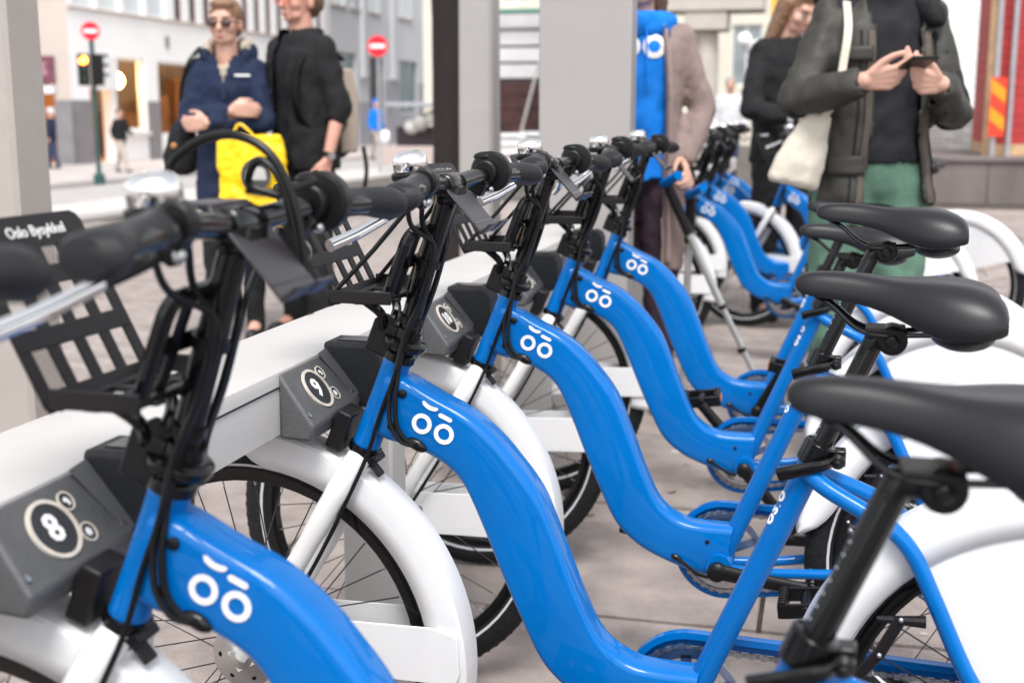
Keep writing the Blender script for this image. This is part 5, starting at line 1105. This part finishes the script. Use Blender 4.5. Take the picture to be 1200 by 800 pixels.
for s in (-1, 1):
    for off, wd, mt_ in ((.016, .010, M['zip']), (.046, .0022, M['blackcloth'])):
        pts = []
        for i in range(22):
            z = 1.40 - i * .025; w_ = .078 + max(0, 1.12 - z) * .10 + max(0, z - 1.40) * .25; pts.append(on_parka(.035 + s * (w_ + off), z))
        rings = [[q + Vector((wd, -.003, 0)), q + Vector((-wd, -.003, 0)), q + Vector((-wd, .006, 0)), q + Vector((wd, .006, 0))] for q in pts]
        MB().loft(rings).build('parka_zip' if wd > .005 else 'parka_seam', mt_, A['root'])
for x_, z_, w_, h2 in ((-.125, .99, .060, .03), (-.10, 1.33, .045, .022)):
    rows = [[on_parka(x_ + w_ * (2 * i / 8 - 1), z_ + h2 * (2 * j / 4 - 1), .007) for i in range(9)] for j in range(5)]
    mb = MB(); mb.loft(rows, False, False); o_ = mb.build('pocket_flap', M['olive'], A['root']); sm_ = o_.modifiers.new('solid', 'SOLIDIFY'); sm_.thickness = .008; sm_.offset = 0
# emblem printed on the hoodie: cast on to the cloth
from mathutils.bvhtree import BVHTree
bvh = BVHTree.FromPolygons([v.co.copy() for v in hoodie_o.data.vertices], [tuple(q.vertices) for q in hoodie_o.data.polygons])
def on_hoodie(x, z, e=.004):
    h_ = bvh.ray_cast(Vector((x, -1, z)), Vector((0, 1, 0))); return Vector((x, (h_[0].y if h_[0] else -.11) - e, z))
def band(loop_o, loop_i):
    mb = MB(); n = len(loop_o); mb.add([on_hoodie(*p) for p in loop_o] + [on_hoodie(*p) for p in loop_i], [(j, (j + 1) % n, n + (j + 1) % n, n + j) for j in range(n)]); return mb
for cx in (-.038, .058): band(circ(.044, 32, cx, 1.395), circ(.023, 32, cx, 1.395)).build('hoodie_emblem', M['print'], Dd['root'], smooth=False)
for cx in (-.032, .064):
    n = 12; o_ = [(cx - .03 + .06 * i / n, 1.470 - .014 * math.sin(math.pi * i / n) + .008) for i in range(n + 1)]; i_ = [(x, z - .016) for x, z in o_]
    mb = MB(); mb.add([on_hoodie(*p) for p in o_ + i_], [(j, j + 1, n + 2 + j, n + 1 + j) for j in range(n)]); mb.build('hoodie_emblem', M['print'], Dd['root'], smooth=False)
# ---- crutches
M['crutch'] = mat('crutch_aluminium', (.55, .55, .55), .35, .7, var=.1)
def crutch(hand_, foot, label, tilt):
    hnd, ft = Vector(hand_), Vector(foot); c = empty('crutch', tuple(ft)); tag(c, label, 'crutch', 'forearm crutches'); T = (hnd - ft); L = T.length; T = T.normalized()
    MB().tube([(0, 0, .02), T * L * .5], .0115, 12).build('lower_tube', M['crutch'], c); MB().tube([T * L * .48, T * L * .80], .0145, 12).build('upper_tube', M['crutch'], c)
    sl_ = MB().tube([T * L * .78, T * L * .99], .019, 12).build('sleeve', M['matte'], c); MB().ball((0, 0, .02), (.02, .02, .022), 12, 8).build('rubber_foot', M['rubber'], c)
    for q in (.48, .3): MB().lathe([(.016, -.008), (.016, .008)], T * L * q, T, 12).build('adjuster', M['matte'], c)
    g0 = T * L * .985; MB().tube([g0 + Vector((-.012, .01, 0)), g0 + Vector((.012, -.045, .012)), g0 + Vector((.055, -.115, .038))], [.019, .017], 14).build('hand_grip', M['blue'], c)
    return c
crutch((.055, 2.99, .905), (.485, 3.02, 0), 'grey forearm crutch with blue grip held by the cardigan wearer', 0)
c2 = crutch((.15, 3.02, .86), (.13, 3.06, 0), 'pale straight crutch standing behind the blue gripped one', 0)
